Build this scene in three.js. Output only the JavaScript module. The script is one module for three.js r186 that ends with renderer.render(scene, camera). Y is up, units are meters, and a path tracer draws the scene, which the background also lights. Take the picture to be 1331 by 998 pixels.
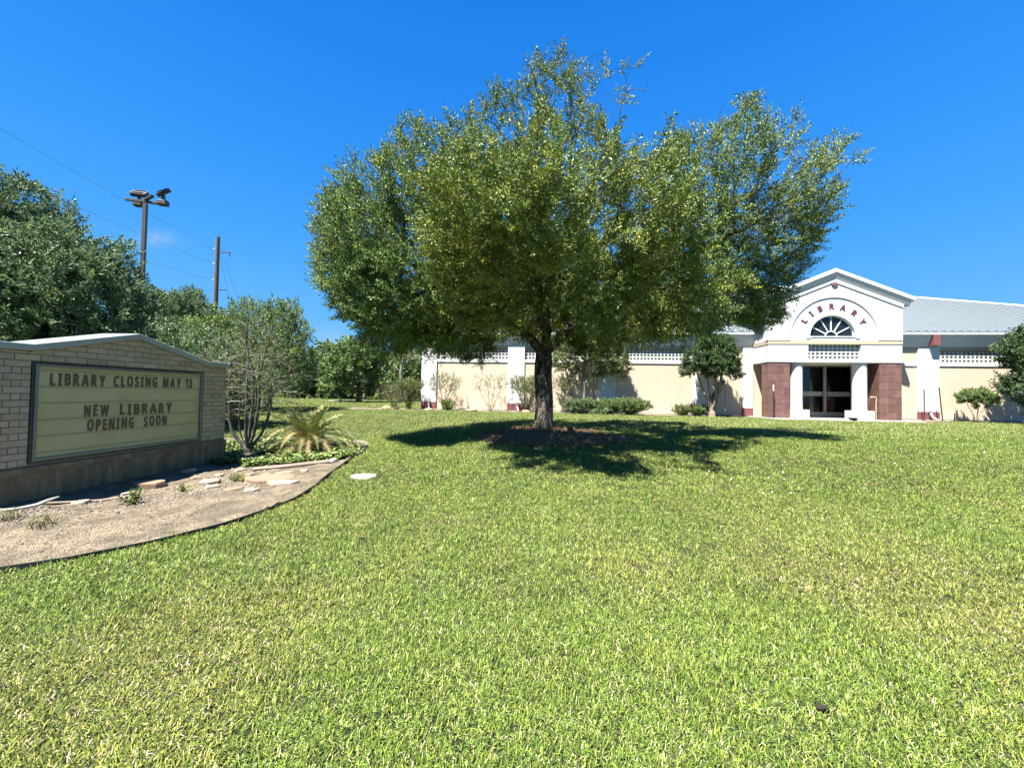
import * as THREE from 'three';
import { mergeGeometries, mergeVertices } from 'three/addons/utils/BufferGeometryUtils.js';
import { FontLoader } from 'three/addons/loaders/FontLoader.js';
import { TextGeometry } from 'three/addons/geometries/TextGeometry.js';

// ───────────────────────── camera, sky, sun, exposure ─────────────────────────
const W = 1024, H = 767, EXPOSURE = 3.6;
const scene = new THREE.Scene();
const camera = new THREE.PerspectiveCamera(89.32, W / H, 0.1, 3000);
camera.position.set(0, 1.6, 0);
camera.rotation.order = 'YXZ';
camera.rotation.set(0.0243, 0, 0.0175);
const renderer = new THREE.WebGLRenderer({ antialias: true });
renderer.setSize(W, H);
renderer.toneMapping = THREE.LinearToneMapping;
renderer.toneMappingExposure = EXPOSURE;
renderer.shadowMap.enabled = true;

const toSun = new THREE.Vector3(-0.331, 1, 0.401).normalize();
const sun = new THREE.DirectionalLight(new THREE.Color(1, 0.955, 0.88), 5.0);
sun.position.copy(toSun).multiplyScalar(60);
sun.castShadow = true;
sun.shadow.radius = 1;
sun.shadow.mapSize.set(4096, 4096);
Object.assign(sun.shadow.camera, { left: -45, right: 45, top: 45, bottom: -45, near: 1, far: 160 });
scene.add(sun, sun.target);

// ───────────────────────── random numbers and noise ─────────────────────────
function rng(seed) {
  let a = seed >>> 0;
  return () => { a = (a + 0x6d2b79f5) >>> 0; let t = a; t = Math.imul(t ^ (t >>> 15), t | 1); t ^= t + Math.imul(t ^ (t >>> 7), t | 61); return ((t ^ (t >>> 14)) >>> 0) / 4294967296; };
}
function hash2(x, y, s = 0) {
  let h = Math.imul(x | 0, 374761393) ^ Math.imul(y | 0, 668265263) ^ Math.imul(s | 0, 2147483647 ^ 0x5bd1e995);
  h = Math.imul(h ^ (h >>> 13), 1274126177); h ^= h >>> 16;
  return (h >>> 0) / 4294967296;
}
function noise2(x, y, s = 0, wrap = 0) {
  const xi = Math.floor(x), yi = Math.floor(y), fx = x - xi, fy = y - yi;
  const u = fx * fx * (3 - 2 * fx), v = fy * fy * (3 - 2 * fy);
  const m = (k) => wrap ? ((k % wrap) + wrap) % wrap : k;
  const a = hash2(m(xi), m(yi), s), b = hash2(m(xi + 1), m(yi), s), c = hash2(m(xi), m(yi + 1), s), d = hash2(m(xi + 1), m(yi + 1), s);
  return a + (b - a) * u + (c - a) * v + (a - b - c + d) * u * v;
}
function fbm(x, y, oct = 4, s = 0, wrap = 0) {
  let t = 0, a = 0.5, n = 0;
  for (let i = 0; i < oct; i++) { t += a * noise2(x, y, s + i * 17, wrap); n += a; x *= 2; y *= 2; wrap *= 2; a *= 0.5; }
  return t / n;
}
const ss = (a, b, x) => { const t = Math.min(1, Math.max(0, (x - a) / (b - a))); return t * t * (3 - 2 * t); };
const lerp = (a, b, t) => a + (b - a) * t;
const mix3 = (a, b, t) => [lerp(a[0], b[0], t), lerp(a[1], b[1], t), lerp(a[2], b[2], t)];

// ───────────────────────── sky: clear deep blue with two wisps ─────────────────────────
{
  const w = 1024, h = 512, data = new Float32Array(w * h * 4);
  const lin = (c) => { c /= 255; return c <= 0.04045 ? c / 12.92 : Math.pow((c + 0.055) / 1.055, 2.4); };
  const stops = [[-90, 120, 165, 205], [-2, 150, 205, 240], [0, 165, 216, 248], [4, 136, 205, 252], [10, 105, 188, 255], [18, 76, 170, 255], [28, 55, 153, 252], [40, 38, 137, 242], [55, 28, 118, 222], [90, 18, 92, 190]]
    .map(([e, r, g, b]) => [e, lin(r), lin(g), lin(b)]);
  const wisps = [[-0.93, 0.385, -1, 0.055, 0.018, 0.35], [-0.47, 0.128, -1, 0.035, 0.03, 0.4], [-0.52, 0.1, -1, 0.03, 0.012, 0.25]];
  for (let y = 0; y < h; y++) for (let x = 0; x < w; x++) {
    const el = ((y + 0.5) / h - 0.5) * Math.PI, az = ((x + 0.5) / w - 0.5) * 2 * Math.PI;
    const d = [Math.cos(el) * Math.cos(az), Math.sin(el), Math.cos(el) * Math.sin(az)];
    const e = el * 180 / Math.PI;
    let k = 0; while (k < stops.length - 2 && e > stops[k + 1][0]) k++;
    const t = Math.min(1, Math.max(0, (e - stops[k][0]) / (stops[k + 1][0] - stops[k][0])));
    let c = [1, 2, 3].map((i) => lerp(stops[k][i], stops[k + 1][i], t));
    if (d[2] < 0) for (const [wx, wy, wz, rx, ry, amt] of wisps) {
      const px = d[0] / -d[2], py = d[1] / -d[2];
      const q = Math.exp(-(((px - wx) / rx) ** 2 + ((py - wy) / ry) ** 2));
      if (q > 0.01) c = mix3(c, [0.55, 0.72, 0.9], amt * q * fbm(px * 60, py * 140, 3, 5) * 1.4);
    }
    for (let i = 0; i < 3; i++) data[(y * w + x) * 4 + i] = c[i] / EXPOSURE;
    data[(y * w + x) * 4 + 3] = 1;
  }
  const sky = new THREE.DataTexture(data, w, h, THREE.RGBAFormat, THREE.FloatType);
  sky.mapping = THREE.EquirectangularReflectionMapping;
  sky.magFilter = sky.minFilter = THREE.LinearFilter;
  sky.needsUpdate = true;
  scene.background = sky; scene.environment = sky;
}

// ───────────────────────── naming, building blocks ─────────────────────────
const taken = {};
function numbered(name) { taken[name] = (taken[name] ?? -1) + 1; return taken[name] ? name + '_' + String(taken[name]).padStart(3, '0') : name; }
function thing(name, label, category, pos = [0, 0, 0], turn = 0, group) {
  const o = new THREE.Group(); o.name = numbered(name); o.position.set(...pos); o.rotation.y = turn;
  o.userData = { label, category }; if (group) o.userData.group = group;
  scene.add(o); return o;
}
function tag(o, label, category, group) { o.userData.label = label; o.userData.category = category; if (group) o.userData.group = group; return o; }
function mesh(name, geo, mat, parent = scene, kind) {
  const g = Array.isArray(geo) ? merge(geo) : geo;
  const m = new THREE.Mesh(g, mat); m.name = parent === scene ? numbered(name) : name; m.castShadow = m.receiveShadow = true;
  if (kind) m.userData.kind = kind;
  parent.add(m); return m;
}
function merge(list) {
  const names = ['position', 'normal', 'uv'];
  const hasColor = list.every((g) => g.attributes.color);
  const a = list.map((g) => { let q = g.index ? g.toNonIndexed() : g.clone(); for (const k of Object.keys(q.attributes)) if (!names.includes(k) && !(k === 'color' && hasColor)) q.deleteAttribute(k); if (!q.attributes.uv) q.setAttribute('uv', new THREE.BufferAttribute(new Float32Array(q.attributes.position.count * 2), 2)); return q; });
  return mergeGeometries(a, false);
}
function instanced(name, geo, mat, items, parent, kind = 'stuff') {
  const im = new THREE.InstancedMesh(geo, mat, items.length); im.name = parent === scene ? numbered(name) : name;
  const c = new THREE.Color();
  items.forEach((it, i) => { im.setMatrixAt(i, it.m); if (it.c) im.setColorAt(i, c.setRGB(...it.c)); });
  im.instanceMatrix.needsUpdate = true; im.castShadow = im.receiveShadow = true;
  im.userData.kind = kind; parent.add(im); return im;
}
function boxUV(g) {            // uv in metres, by the way each face points
  g = g.index ? g.toNonIndexed() : g; g.computeVertexNormals();
  const p = g.attributes.position, n = g.attributes.normal, uv = new Float32Array(p.count * 2);
  for (let i = 0; i < p.count; i++) {
    const ax = Math.abs(n.getX(i)), ay = Math.abs(n.getY(i)), az = Math.abs(n.getZ(i));
    if (ay > ax && ay > az) { uv[2 * i] = p.getX(i); uv[2 * i + 1] = p.getZ(i); }
    else if (ax > az) { uv[2 * i] = p.getZ(i); uv[2 * i + 1] = p.getY(i); }
    else { uv[2 * i] = p.getX(i); uv[2 * i + 1] = p.getY(i); }
  }
  g.setAttribute('uv', new THREE.BufferAttribute(uv, 2)); return g;
}
// box by its limits, with chamfered edges when c > 0
function box(x0, x1, y0, y1, z0, z1, c = 0) {
  if (c > 0) {
    const s = new THREE.Shape(); s.moveTo(x0 + c, y0 + c); s.lineTo(x1 - c, y0 + c); s.lineTo(x1 - c, y1 - c); s.lineTo(x0 + c, y1 - c); s.closePath();
    const g = new THREE.ExtrudeGeometry(s, { depth: z1 - z0 - 2 * c, bevelEnabled: true, bevelThickness: c, bevelSize: c, bevelSegments: 1 });
    g.translate(0, 0, z0 + c); return boxUV(g);
  }
  const g = new THREE.BoxGeometry(x1 - x0, y1 - y0, z1 - z0); g.translate((x0 + x1) / 2, (y0 + y1) / 2, (z0 + z1) / 2); return boxUV(g);
}
function poly(pts, z0, z1, c = 0, holes = []) {   // a flat polygon given depth
  const s = new THREE.Shape(pts.map((p) => new THREE.Vector2(p[0], p[1])));
  for (const h of holes) s.holes.push(new THREE.Path(h.map((p) => new THREE.Vector2(p[0], p[1]))));
  const g = new THREE.ExtrudeGeometry(s, { depth: z1 - z0 - 2 * c, bevelEnabled: c > 0, bevelThickness: c, bevelSize: c, bevelOffset: -c, bevelSegments: 1, curveSegments: 24 });
  g.translate(0, 0, z0 + c); return boxUV(g);
}
function tube(pts, radii, seg = 6, cap = false) {
  const n = pts.length, pos = [], uv = [], idx = [], P = pts.map((p) => new THREE.Vector3(...p));
  let up = new THREE.Vector3(0.3, 0.1, 1).normalize(), len = 0;
  for (let i = 0; i < n; i++) {
    const t = P[Math.min(n - 1, i + 1)].clone().sub(P[Math.max(0, i - 1)]).normalize();
    if (Math.abs(up.dot(t)) > 0.95) up = new THREE.Vector3(1, 0.2, 0.1).normalize();
    const a = up.clone().sub(t.clone().multiplyScalar(up.dot(t))).normalize(), b = t.clone().cross(a); up = a;
    if (i) len += P[i].distanceTo(P[i - 1]);
    const r = typeof radii === 'number' ? radii : radii[i];
    for (let k = 0; k <= seg; k++) {
      const an = k / seg * 2 * Math.PI, c = Math.cos(an) * r, s = Math.sin(an) * r;
      pos.push(P[i].x + a.x * c + b.x * s, P[i].y + a.y * c + b.y * s, P[i].z + a.z * c + b.z * s);
      uv.push(k / seg * Math.max(0.1, Math.round(2 * Math.PI * r * 10) / 10), len);
    }
  }
  for (let i = 0; i < n - 1; i++) for (let k = 0; k < seg; k++) { const q = i * (seg + 1) + k; idx.push(q, q + 1, q + seg + 1, q + 1, q + seg + 2, q + seg + 1); }
  if (cap) for (const [i, flip] of [[0, 1], [n - 1, 0]]) for (let k = 1; k < seg - 1; k++) { const o = i * (seg + 1); flip ? idx.push(o, o + k + 1, o + k) : idx.push(o, o + k, o + k + 1); }
  const g = new THREE.BufferGeometry();
  g.setAttribute('position', new THREE.Float32BufferAttribute(pos, 3)); g.setAttribute('uv', new THREE.Float32BufferAttribute(uv, 2)); g.setIndex(idx); g.computeVertexNormals();
  return g;
}
function rock(rx, ry, rz, seed, detail = 2, flat = 0.35) {
  const g = mergeVertices((() => { const q = new THREE.IcosahedronGeometry(1, detail); q.deleteAttribute('uv'); q.deleteAttribute('normal'); return q; })());
  const p = g.attributes.position, r = rng(seed), planes = [];
  for (let i = 0; i < 9; i++) { const v = new THREE.Vector3(r() - 0.5, r() - 0.5, r() - 0.5).normalize(); planes.push([v, 0.55 + flat * r()]); }
  const v = new THREE.Vector3();
  for (let i = 0; i < p.count; i++) {
    v.fromBufferAttribute(p, i);
    for (const [n, d] of planes) { const e = v.dot(n) - d; if (e > 0) v.addScaledVector(n, -e * 0.92); }
    v.multiplyScalar(1 + 0.1 * (noise2(v.x * 4 + seed, v.y * 4 + v.z * 3, seed) - 0.5));
    p.setXYZ(i, v.x * rx, v.y * ry, v.z * rz);
  }
  return boxUV(g);
}

function slab(rx, rz, th, seed, n = 8) {           // a broken flat stone lying level, rough on top
  const r = rng(seed), pts = Array.from({ length: n }, (_, i) => { const a = (i + 0.55 * (r() - 0.5)) / n * 6.283, k = 0.78 + 0.32 * r(); return new THREE.Vector2(Math.cos(a) * rx * k, Math.sin(a) * rz * k); });
  const b = Math.min(0.02, th * 0.25), g = mergeVertices((() => { const q = new THREE.ExtrudeGeometry(new THREE.Shape(pts), { depth: th - 2 * b, steps: 1, bevelEnabled: true, bevelThickness: b, bevelSize: b * 1.2, bevelOffset: -b, bevelSegments: 2 }); q.rotateX(-Math.PI / 2); q.deleteAttribute('uv'); q.deleteAttribute('normal'); return q; })());
  const p = g.attributes.position, tx = (r() - 0.5) * 0.25, tz = (r() - 0.5) * 0.25;
  for (let i = 0; i < p.count; i++) { const x = p.getX(i), y = p.getY(i), z = p.getZ(i); p.setXYZ(i, x + 0.03 * rx * (r() - 0.5), y * (1 + tx * x / rx + tz * z / rz) + (y > th * 0.6 ? 0.1 * th * (r() - 0.5) : 0), z + 0.03 * rz * (r() - 0.5)); }
  return boxUV(g);
}

// ───────────────────────── textures ─────────────────────────
function tex(size, fn, srgb = false, repeat = 1) {
  const d = new Uint8Array(size * size * 4);
  for (let y = 0; y < size; y++) for (let x = 0; x < size; x++) {
    const c = fn(x / size, y / size); const i = (y * size + x) * 4;
    const v = Array.isArray(c) ? c : [c, c, c];
    for (let k = 0; k < 3; k++) { let q = Math.min(1, Math.max(0, v[k])); if (srgb) q = q <= 0.0031308 ? q * 12.92 : 1.055 * Math.pow(q, 1 / 2.4) - 0.055; d[i + k] = q * 255; }
    d[i + 3] = 255;
  }
  const t = new THREE.DataTexture(d, size, size); t.wrapS = t.wrapT = THREE.RepeatWrapping; t.magFilter = THREE.LinearFilter; t.minFilter = THREE.LinearMipmapLinearFilter; t.generateMipmaps = true;
  if (srgb) t.colorSpace = THREE.SRGBColorSpace; t.repeat.set(repeat, repeat); t.needsUpdate = true; return t;
}
const texFine = tex(256, (u, v) => 0.5 + 0.9 * (fbm(u * 64, v * 64, 3, 3, 64) - 0.5));
const rep = (t, x, y = x) => { const q = t.clone(); q.repeat.set(x, y); q.needsUpdate = true; return q; };
// a light mottling (stains and dust with a grain) multiplied onto a wall colour
function mottled(c, amt, seed, freq = 6) {
  return tex(256, (u, v) => { const k = 1 + amt * (fbm(u * freq, v * freq, 5, seed, freq) - 0.5) * 2 + amt * 0.6 * (hash2(u * 256, v * 256, seed) - 0.5); return [c[0] * k, c[1] * k, c[2] * k * (1 - 0.1 * amt * (k - 1))]; }, true, 0.5);
}
const std = (o) => new THREE.MeshStandardMaterial(o);
const wallMat = (c, amt, seed, bump = 0.002) => std({ map: mottled(c, amt, seed), bumpMap: rep(texFine, 0.8), bumpScale: bump, roughness: 0.88 });
const M = {
  white: wallMat([0.56, 0.57, 0.555], 0.05, 11), cream: wallMat([0.44, 0.375, 0.27], 0.06, 13), peach: wallMat([0.5, 0.405, 0.305], 0.07, 12),
  maroon: wallMat([0.17, 0.056, 0.062], 0.12, 14, 0.001), roof: std({ map: mottled([0.155, 0.182, 0.192], 0.08, 15), roughness: 0.55 }),
  roofEdge: std({ color: new THREE.Color(0.54, 0.56, 0.55), roughness: 0.5 }),
  dark: std({ color: new THREE.Color(0.01, 0.01, 0.011), roughness: 0.9 }),
  alu: std({ map: mottled([0.3, 0.29, 0.25], 0.12, 16, 12), roughness: 0.5, metalness: 0.3 }),
  glass: new THREE.MeshPhysicalMaterial({ color: new THREE.Color(0.26, 0.28, 0.28), transmission: 1, thickness: 0, roughness: 0.02, ior: 1.5 }),
  darkGlass: std({ color: new THREE.Color(0.012, 0.016, 0.022), roughness: 0.06 }),
  block: std({ map: mottled([0.2, 0.21, 0.17], 0.25, 17, 12), roughness: 0.18 }),
  concrete: std({ map: mottled([0.34, 0.315, 0.265], 0.2, 18), bumpMap: rep(texFine, 1), bumpScale: 0.004, roughness: 0.95 }),
  letterRed: std({ color: new THREE.Color(0.13, 0.03, 0.038), roughness: 0.55 }),
  bark: std({ map: tex(256, (u, v) => { const n = fbm(u * 14, v * 5, 5, 21, 1) * 0.0 + fbm(u * 24, v * 8, 4, 22, 8); const k = ss(0.35, 0.62, n); return [lerp(0.03, 0.13, k), lerp(0.025, 0.11, k), lerp(0.02, 0.09, k)]; }, true, 1), bumpMap: tex(256, (u, v) => ss(0.3, 0.65, fbm(u * 24, v * 8, 4, 22, 8))), bumpScale: 0.03, roughness: 1 }),
  barkDark: std({ map: tex(128, (u, v) => { const k = fbm(u * 8, v * 16, 4, 27, 8); return [0.045 + 0.09 * k, 0.042 + 0.085 * k, 0.037 + 0.075 * k]; }, true, 2), roughness: 1 }),
  barkGrey: std({ map: tex(128, (u, v) => { const k = fbm(u * 8, v * 16, 4, 24, 8); return [0.1 + 0.16 * k, 0.09 + 0.14 * k, 0.075 + 0.12 * k]; }, true, 2), roughness: 1 }),
  barkTan: std({ map: tex(128, (u, v) => { const k = ss(0.3, 0.7, fbm(u * 6, v * 6, 4, 25, 6)); return [0.14 + 0.26 * k, 0.11 + 0.2 * k, 0.08 + 0.15 * k]; }, true, 2), roughness: 0.9 }),
  deadWood: std({ map: tex(128, (u, v) => { const k = fbm(u * 8, v * 16, 4, 26, 8); return [0.15 + 0.25 * k, 0.146 + 0.245 * k, 0.132 + 0.22 * k]; }, true, 2), roughness: 1 }),
};
const leafMats = (k, tr = 0.32) => ((c) => [
  new THREE.MeshPhysicalMaterial({ vertexColors: true, color: new THREE.Color(...c), roughness: 0.95, transmission: tr, thickness: 0, side: THREE.DoubleSide }),
  std({ vertexColors: true, color: new THREE.Color(...c), roughness: 0.55, side: THREE.DoubleSide }),
])(k.map((v) => v * 0.98));

// ───────────────────────── the lie of the land ─────────────────────────
const FOOT = [-5.58, 0.55, -24.08], TURN = -0.1102;                 // left front corner of the building, its turn
const fu = [Math.cos(TURN), -Math.sin(TURN)], fn = [Math.sin(TURN), Math.cos(TURN)];
const toWorld = (u, y, v) => [FOOT[0] + u * fu[0] + v * fn[0], FOOT[1] + y, FOOT[2] + u * fu[1] + v * fn[1]];
const toFacade = (x, z) => { const dx = x - FOOT[0], dz = z - FOOT[2]; return [dx * fu[0] + dz * fu[1], dx * fn[0] + dz * fn[1]]; };
const TREE = [0.95, -11.6];
function G(x, z) {
  const d = -z, w = ss(-5, 0, x);
  let g = 0.5 * (w * ss(3, 12, d) + (1 - w) * (0.08 + 0.92 * ss(8.5, 24, d)));
  g += 0.09 * Math.exp(-((x - TREE[0]) ** 2 + (z - TREE[1] - 0.2) ** 2) / 2.6);
  g += 0.05 * (fbm(x * 0.35 + 40, z * 0.35 + 40, 3, 7) - 0.5) * ss(1, 4, d);
  const [u, v] = toFacade(x, z);
  if (u > -4 && v > -40) { const k = ss(4.5, 1.5, v) * ss(-4, 0, u); g = lerp(g, 0.52, k); }
  g -= 0.15 * ss(45, 90, d) * ss(-5, -20, x);
  return g;
}
const BED = [[-6.9, -2.2], [-5.2, -2.75], [-4.25, -3.22], [-3.72, -3.68], [-3.2, -4.5], [-3.0, -5.55], [-3.2, -6.9], [-3.42, -8.3], [-3.6, -9.6], [-3.95, -10.5], [-4.6, -11.3], [-5.6, -12.0], [-7.0, -12.3], [-8.5, -11.6], [-8.9, -9.5], [-8.5, -4], [-8.2, -2.2]];
function inPoly(x, z, P) { let c = false; for (let i = 0, j = P.length - 1; i < P.length; j = i++) if ((P[i][1] > z) !== (P[j][1] > z) && x < (P[j][0] - P[i][0]) * (z - P[i][1]) / (P[j][1] - P[i][1]) + P[i][0]) c = !c; return c; }
const mulchR = (x, z) => Math.hypot((x - 0.95) / 1.75, (z + 10.45) / 1.35) + 0.75 * (fbm(x * 1.7, z * 1.7, 3, 31) - 0.5);
const stripV = (x, z) => { const [u, v] = toFacade(x, z); if (u < -5 || u > 46 || v < -0.2) return 9; return v + 0.7 * (fbm(u * 0.6, 3, 3, 33) - 0.5) - (u > 19 && u < 27 ? 1.5 : 0) - (u > 27 ? -0.25 : 0); };
// ───────────────────────── ground ─────────────────────────
{
  const axis = (a, b, n, c, k) => { const out = []; for (let i = 0; i <= n; i++) { const t = lerp(Math.asinh((a - c) / k), Math.asinh((b - c) / k), i / n); out.push(c + k * Math.sinh(t)); } return out; };
  const xs = axis(-700, 700, 170, 0, 5), zs = axis(-900, 60, 190, -6, 6), pos = [], uv = [], idx = [];
  for (const z of zs) for (const x of xs) { pos.push(x, G(x, z) - (inPoly(x, z, BED) ? 0.03 : 0), z); uv.push(x, z); }
  const nx = xs.length;
  for (let j = 0; j < zs.length - 1; j++) for (let i = 0; i < nx - 1; i++) { const q = j * nx + i; idx.push(q, q + nx, q + 1, q + 1, q + nx, q + nx + 1); }
  const g = new THREE.BufferGeometry(); g.setAttribute('position', new THREE.Float32BufferAttribute(pos, 3)); g.setAttribute('uv', new THREE.Float32BufferAttribute(uv, 2)); g.setIndex(idx); g.computeVertexNormals();
  const turf = tex(512, (u, v) => {
    const n = fbm(u * 60, v * 60, 4, 41, 60), p = fbm(u * 5, v * 5, 4, 42, 5), s = hash2(u * 512, v * 512, 43);
    let c = mix3([0.018, 0.022, 0.006], [0.05, 0.06, 0.014], ss(0.3, 0.7, n)); c = mix3(c, [0.08, 0.065, 0.03], 0.4 * ss(0.5, 0.75, p));
    const k = 0.7 + 0.6 * s; return c.map((q) => q * k);
  }, true, 0.22);
  const m = mesh('lawn_ground', g, std({ map: turf, bumpMap: rep(texFine, 1.7), bumpScale: 0.03, roughness: 1 }));
  m.userData.kind = 'structure';
}
// sheets laid on the ground: garden bed, mulch ring, planting strip by the wall
function sheet(name, x0, x1, z0, z1, step, inside, lift, mat, uvs = 1) {
  const pos = [], uv = [], idx = [], id = new Map();
  const key = (i, j) => { const k = i + ',' + j; if (!id.has(k)) { const x = x0 + i * step, z = z0 + j * step; id.set(k, pos.length / 3); pos.push(x, G(x, z) + lift(x, z), z); uv.push(x * uvs, z * uvs); } return id.get(k); };
  for (let i = 0; x0 + i * step < x1; i++) for (let j = 0; z0 + j * step < z1; j++) if (inside(x0 + (i + 0.5) * step, z0 + (j + 0.5) * step)) { const a = key(i, j), b = key(i + 1, j), c = key(i, j + 1), d = key(i + 1, j + 1); idx.push(a, c, b, b, c, d); }
  const g = new THREE.BufferGeometry(); g.setAttribute('position', new THREE.Float32BufferAttribute(pos, 3)); g.setAttribute('uv', new THREE.Float32BufferAttribute(uv, 2)); g.setIndex(idx); g.computeVertexNormals();
  const m = mesh(name, g, mat); m.userData.kind = 'structure'; return m;
}
const soilTex = (a, b, c, seed, rpt) => tex(512, (u, v) => {
  const n = fbm(u * 10, v * 10, 5, seed, 10), f = fbm(u * 70, v * 70, 3, seed + 1, 70), s = hash2(u * 512, v * 512, seed + 2);
  let q = mix3(a, b, ss(0.3, 0.7, n)); q = mix3(q, c, 0.75 * ss(0.56, 0.72, f)); const k = 0.78 + 0.44 * s; return q.map((t) => t * k);
}, true, rpt);
const bedLift = (x, z) => 0.025 + 0.09 * (fbm(x * 1.3, z * 1.3, 4, 51) - 0.5) + 0.06 * (fbm(x * 5, z * 5, 4, 52) - 0.5);
const bedY = (x, z) => G(x, z) + bedLift(x, z);
sheet('garden_soil', -9, -2.9, -12.4, -2.1, 0.04, (x, z) => inPoly(x, z, BED), bedLift, std({ map: soilTex([0.135, 0.11, 0.072], [0.235, 0.19, 0.125], [0.075, 0.06, 0.04], 53, 0.45), bumpMap: rep(texFine, 1.6), bumpScale: 0.035, roughness: 1 }));
sheet('mulch_ground', -1.8, 3.8, -12.6, -7.8, 0.06, (x, z) => mulchR(x, z) < 1, (x, z) => 0.012 + 0.03 * (fbm(x * 5, z * 5, 3, 55)), std({ map: soilTex([0.055, 0.043, 0.03], [0.12, 0.093, 0.066], [0.18, 0.145, 0.11], 56, 0.8), bumpMap: rep(texFine, 2), bumpScale: 0.03, roughness: 1 }));
{
  const inStrip = (x, z) => stripV(x, z) < 1.55;
  sheet('planting_strip', -10, 42, -28, -17, 0.16, (x, z) => inStrip(x, z), (x, z) => 0.015 + 0.03 * fbm(x * 2, z * 2, 3, 57), std({ map: soilTex([0.15, 0.115, 0.085], [0.25, 0.2, 0.15], [0.08, 0.06, 0.04], 58, 0.5), bumpMap: rep(texFine, 1.5), bumpScale: 0.02, roughness: 1 }));
}
// black plastic edging between bed and lawn
{
  const pts = new THREE.CatmullRomCurve3(BED.slice(0, 13).map(([x, z]) => new THREE.Vector3(x, 0, z))).getPoints(150);
  const pos = [], idx = [];
  pts.forEach((p, i) => {
    const q = pts[Math.min(pts.length - 1, i + 1)], o = pts[Math.max(0, i - 1)], t = Math.hypot(q.x - o.x, q.z - o.z), nx = (q.z - o.z) / t, nz = -(q.x - o.x) / t;
    const y = G(p.x, p.z), top = y + 0.045 + 0.02 * (fbm(i * 0.2, 3, 3, 61) - 0.5), w = 0.009 + 0.02 * (fbm(i * 0.13, 9, 2, 62) - 0.5);
    for (const [s, h] of [[-1, y - 0.08], [-1, top], [1, top], [1, y - 0.08]]) pos.push(p.x + nx * (s * 0.008 + w), h, p.z + nz * (s * 0.008 + w));
    if (i) for (let k = 0; k < 3; k++) { const a = (i - 1) * 4 + k, b = i * 4 + k; idx.push(a, a + 1, b, a + 1, b + 1, b); }
  });
  let g = new THREE.BufferGeometry(); g.setAttribute('position', new THREE.Float32BufferAttribute(pos, 3)); g.setIndex(idx); g = boxUV(g);
  tag(mesh('garden_edging', g, std({ color: new THREE.Color(0.018, 0.017, 0.016), roughness: 0.7, side: THREE.DoubleSide })), 'black strip edging curving between the bare soil bed and the lawn', 'edging');
}

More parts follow.
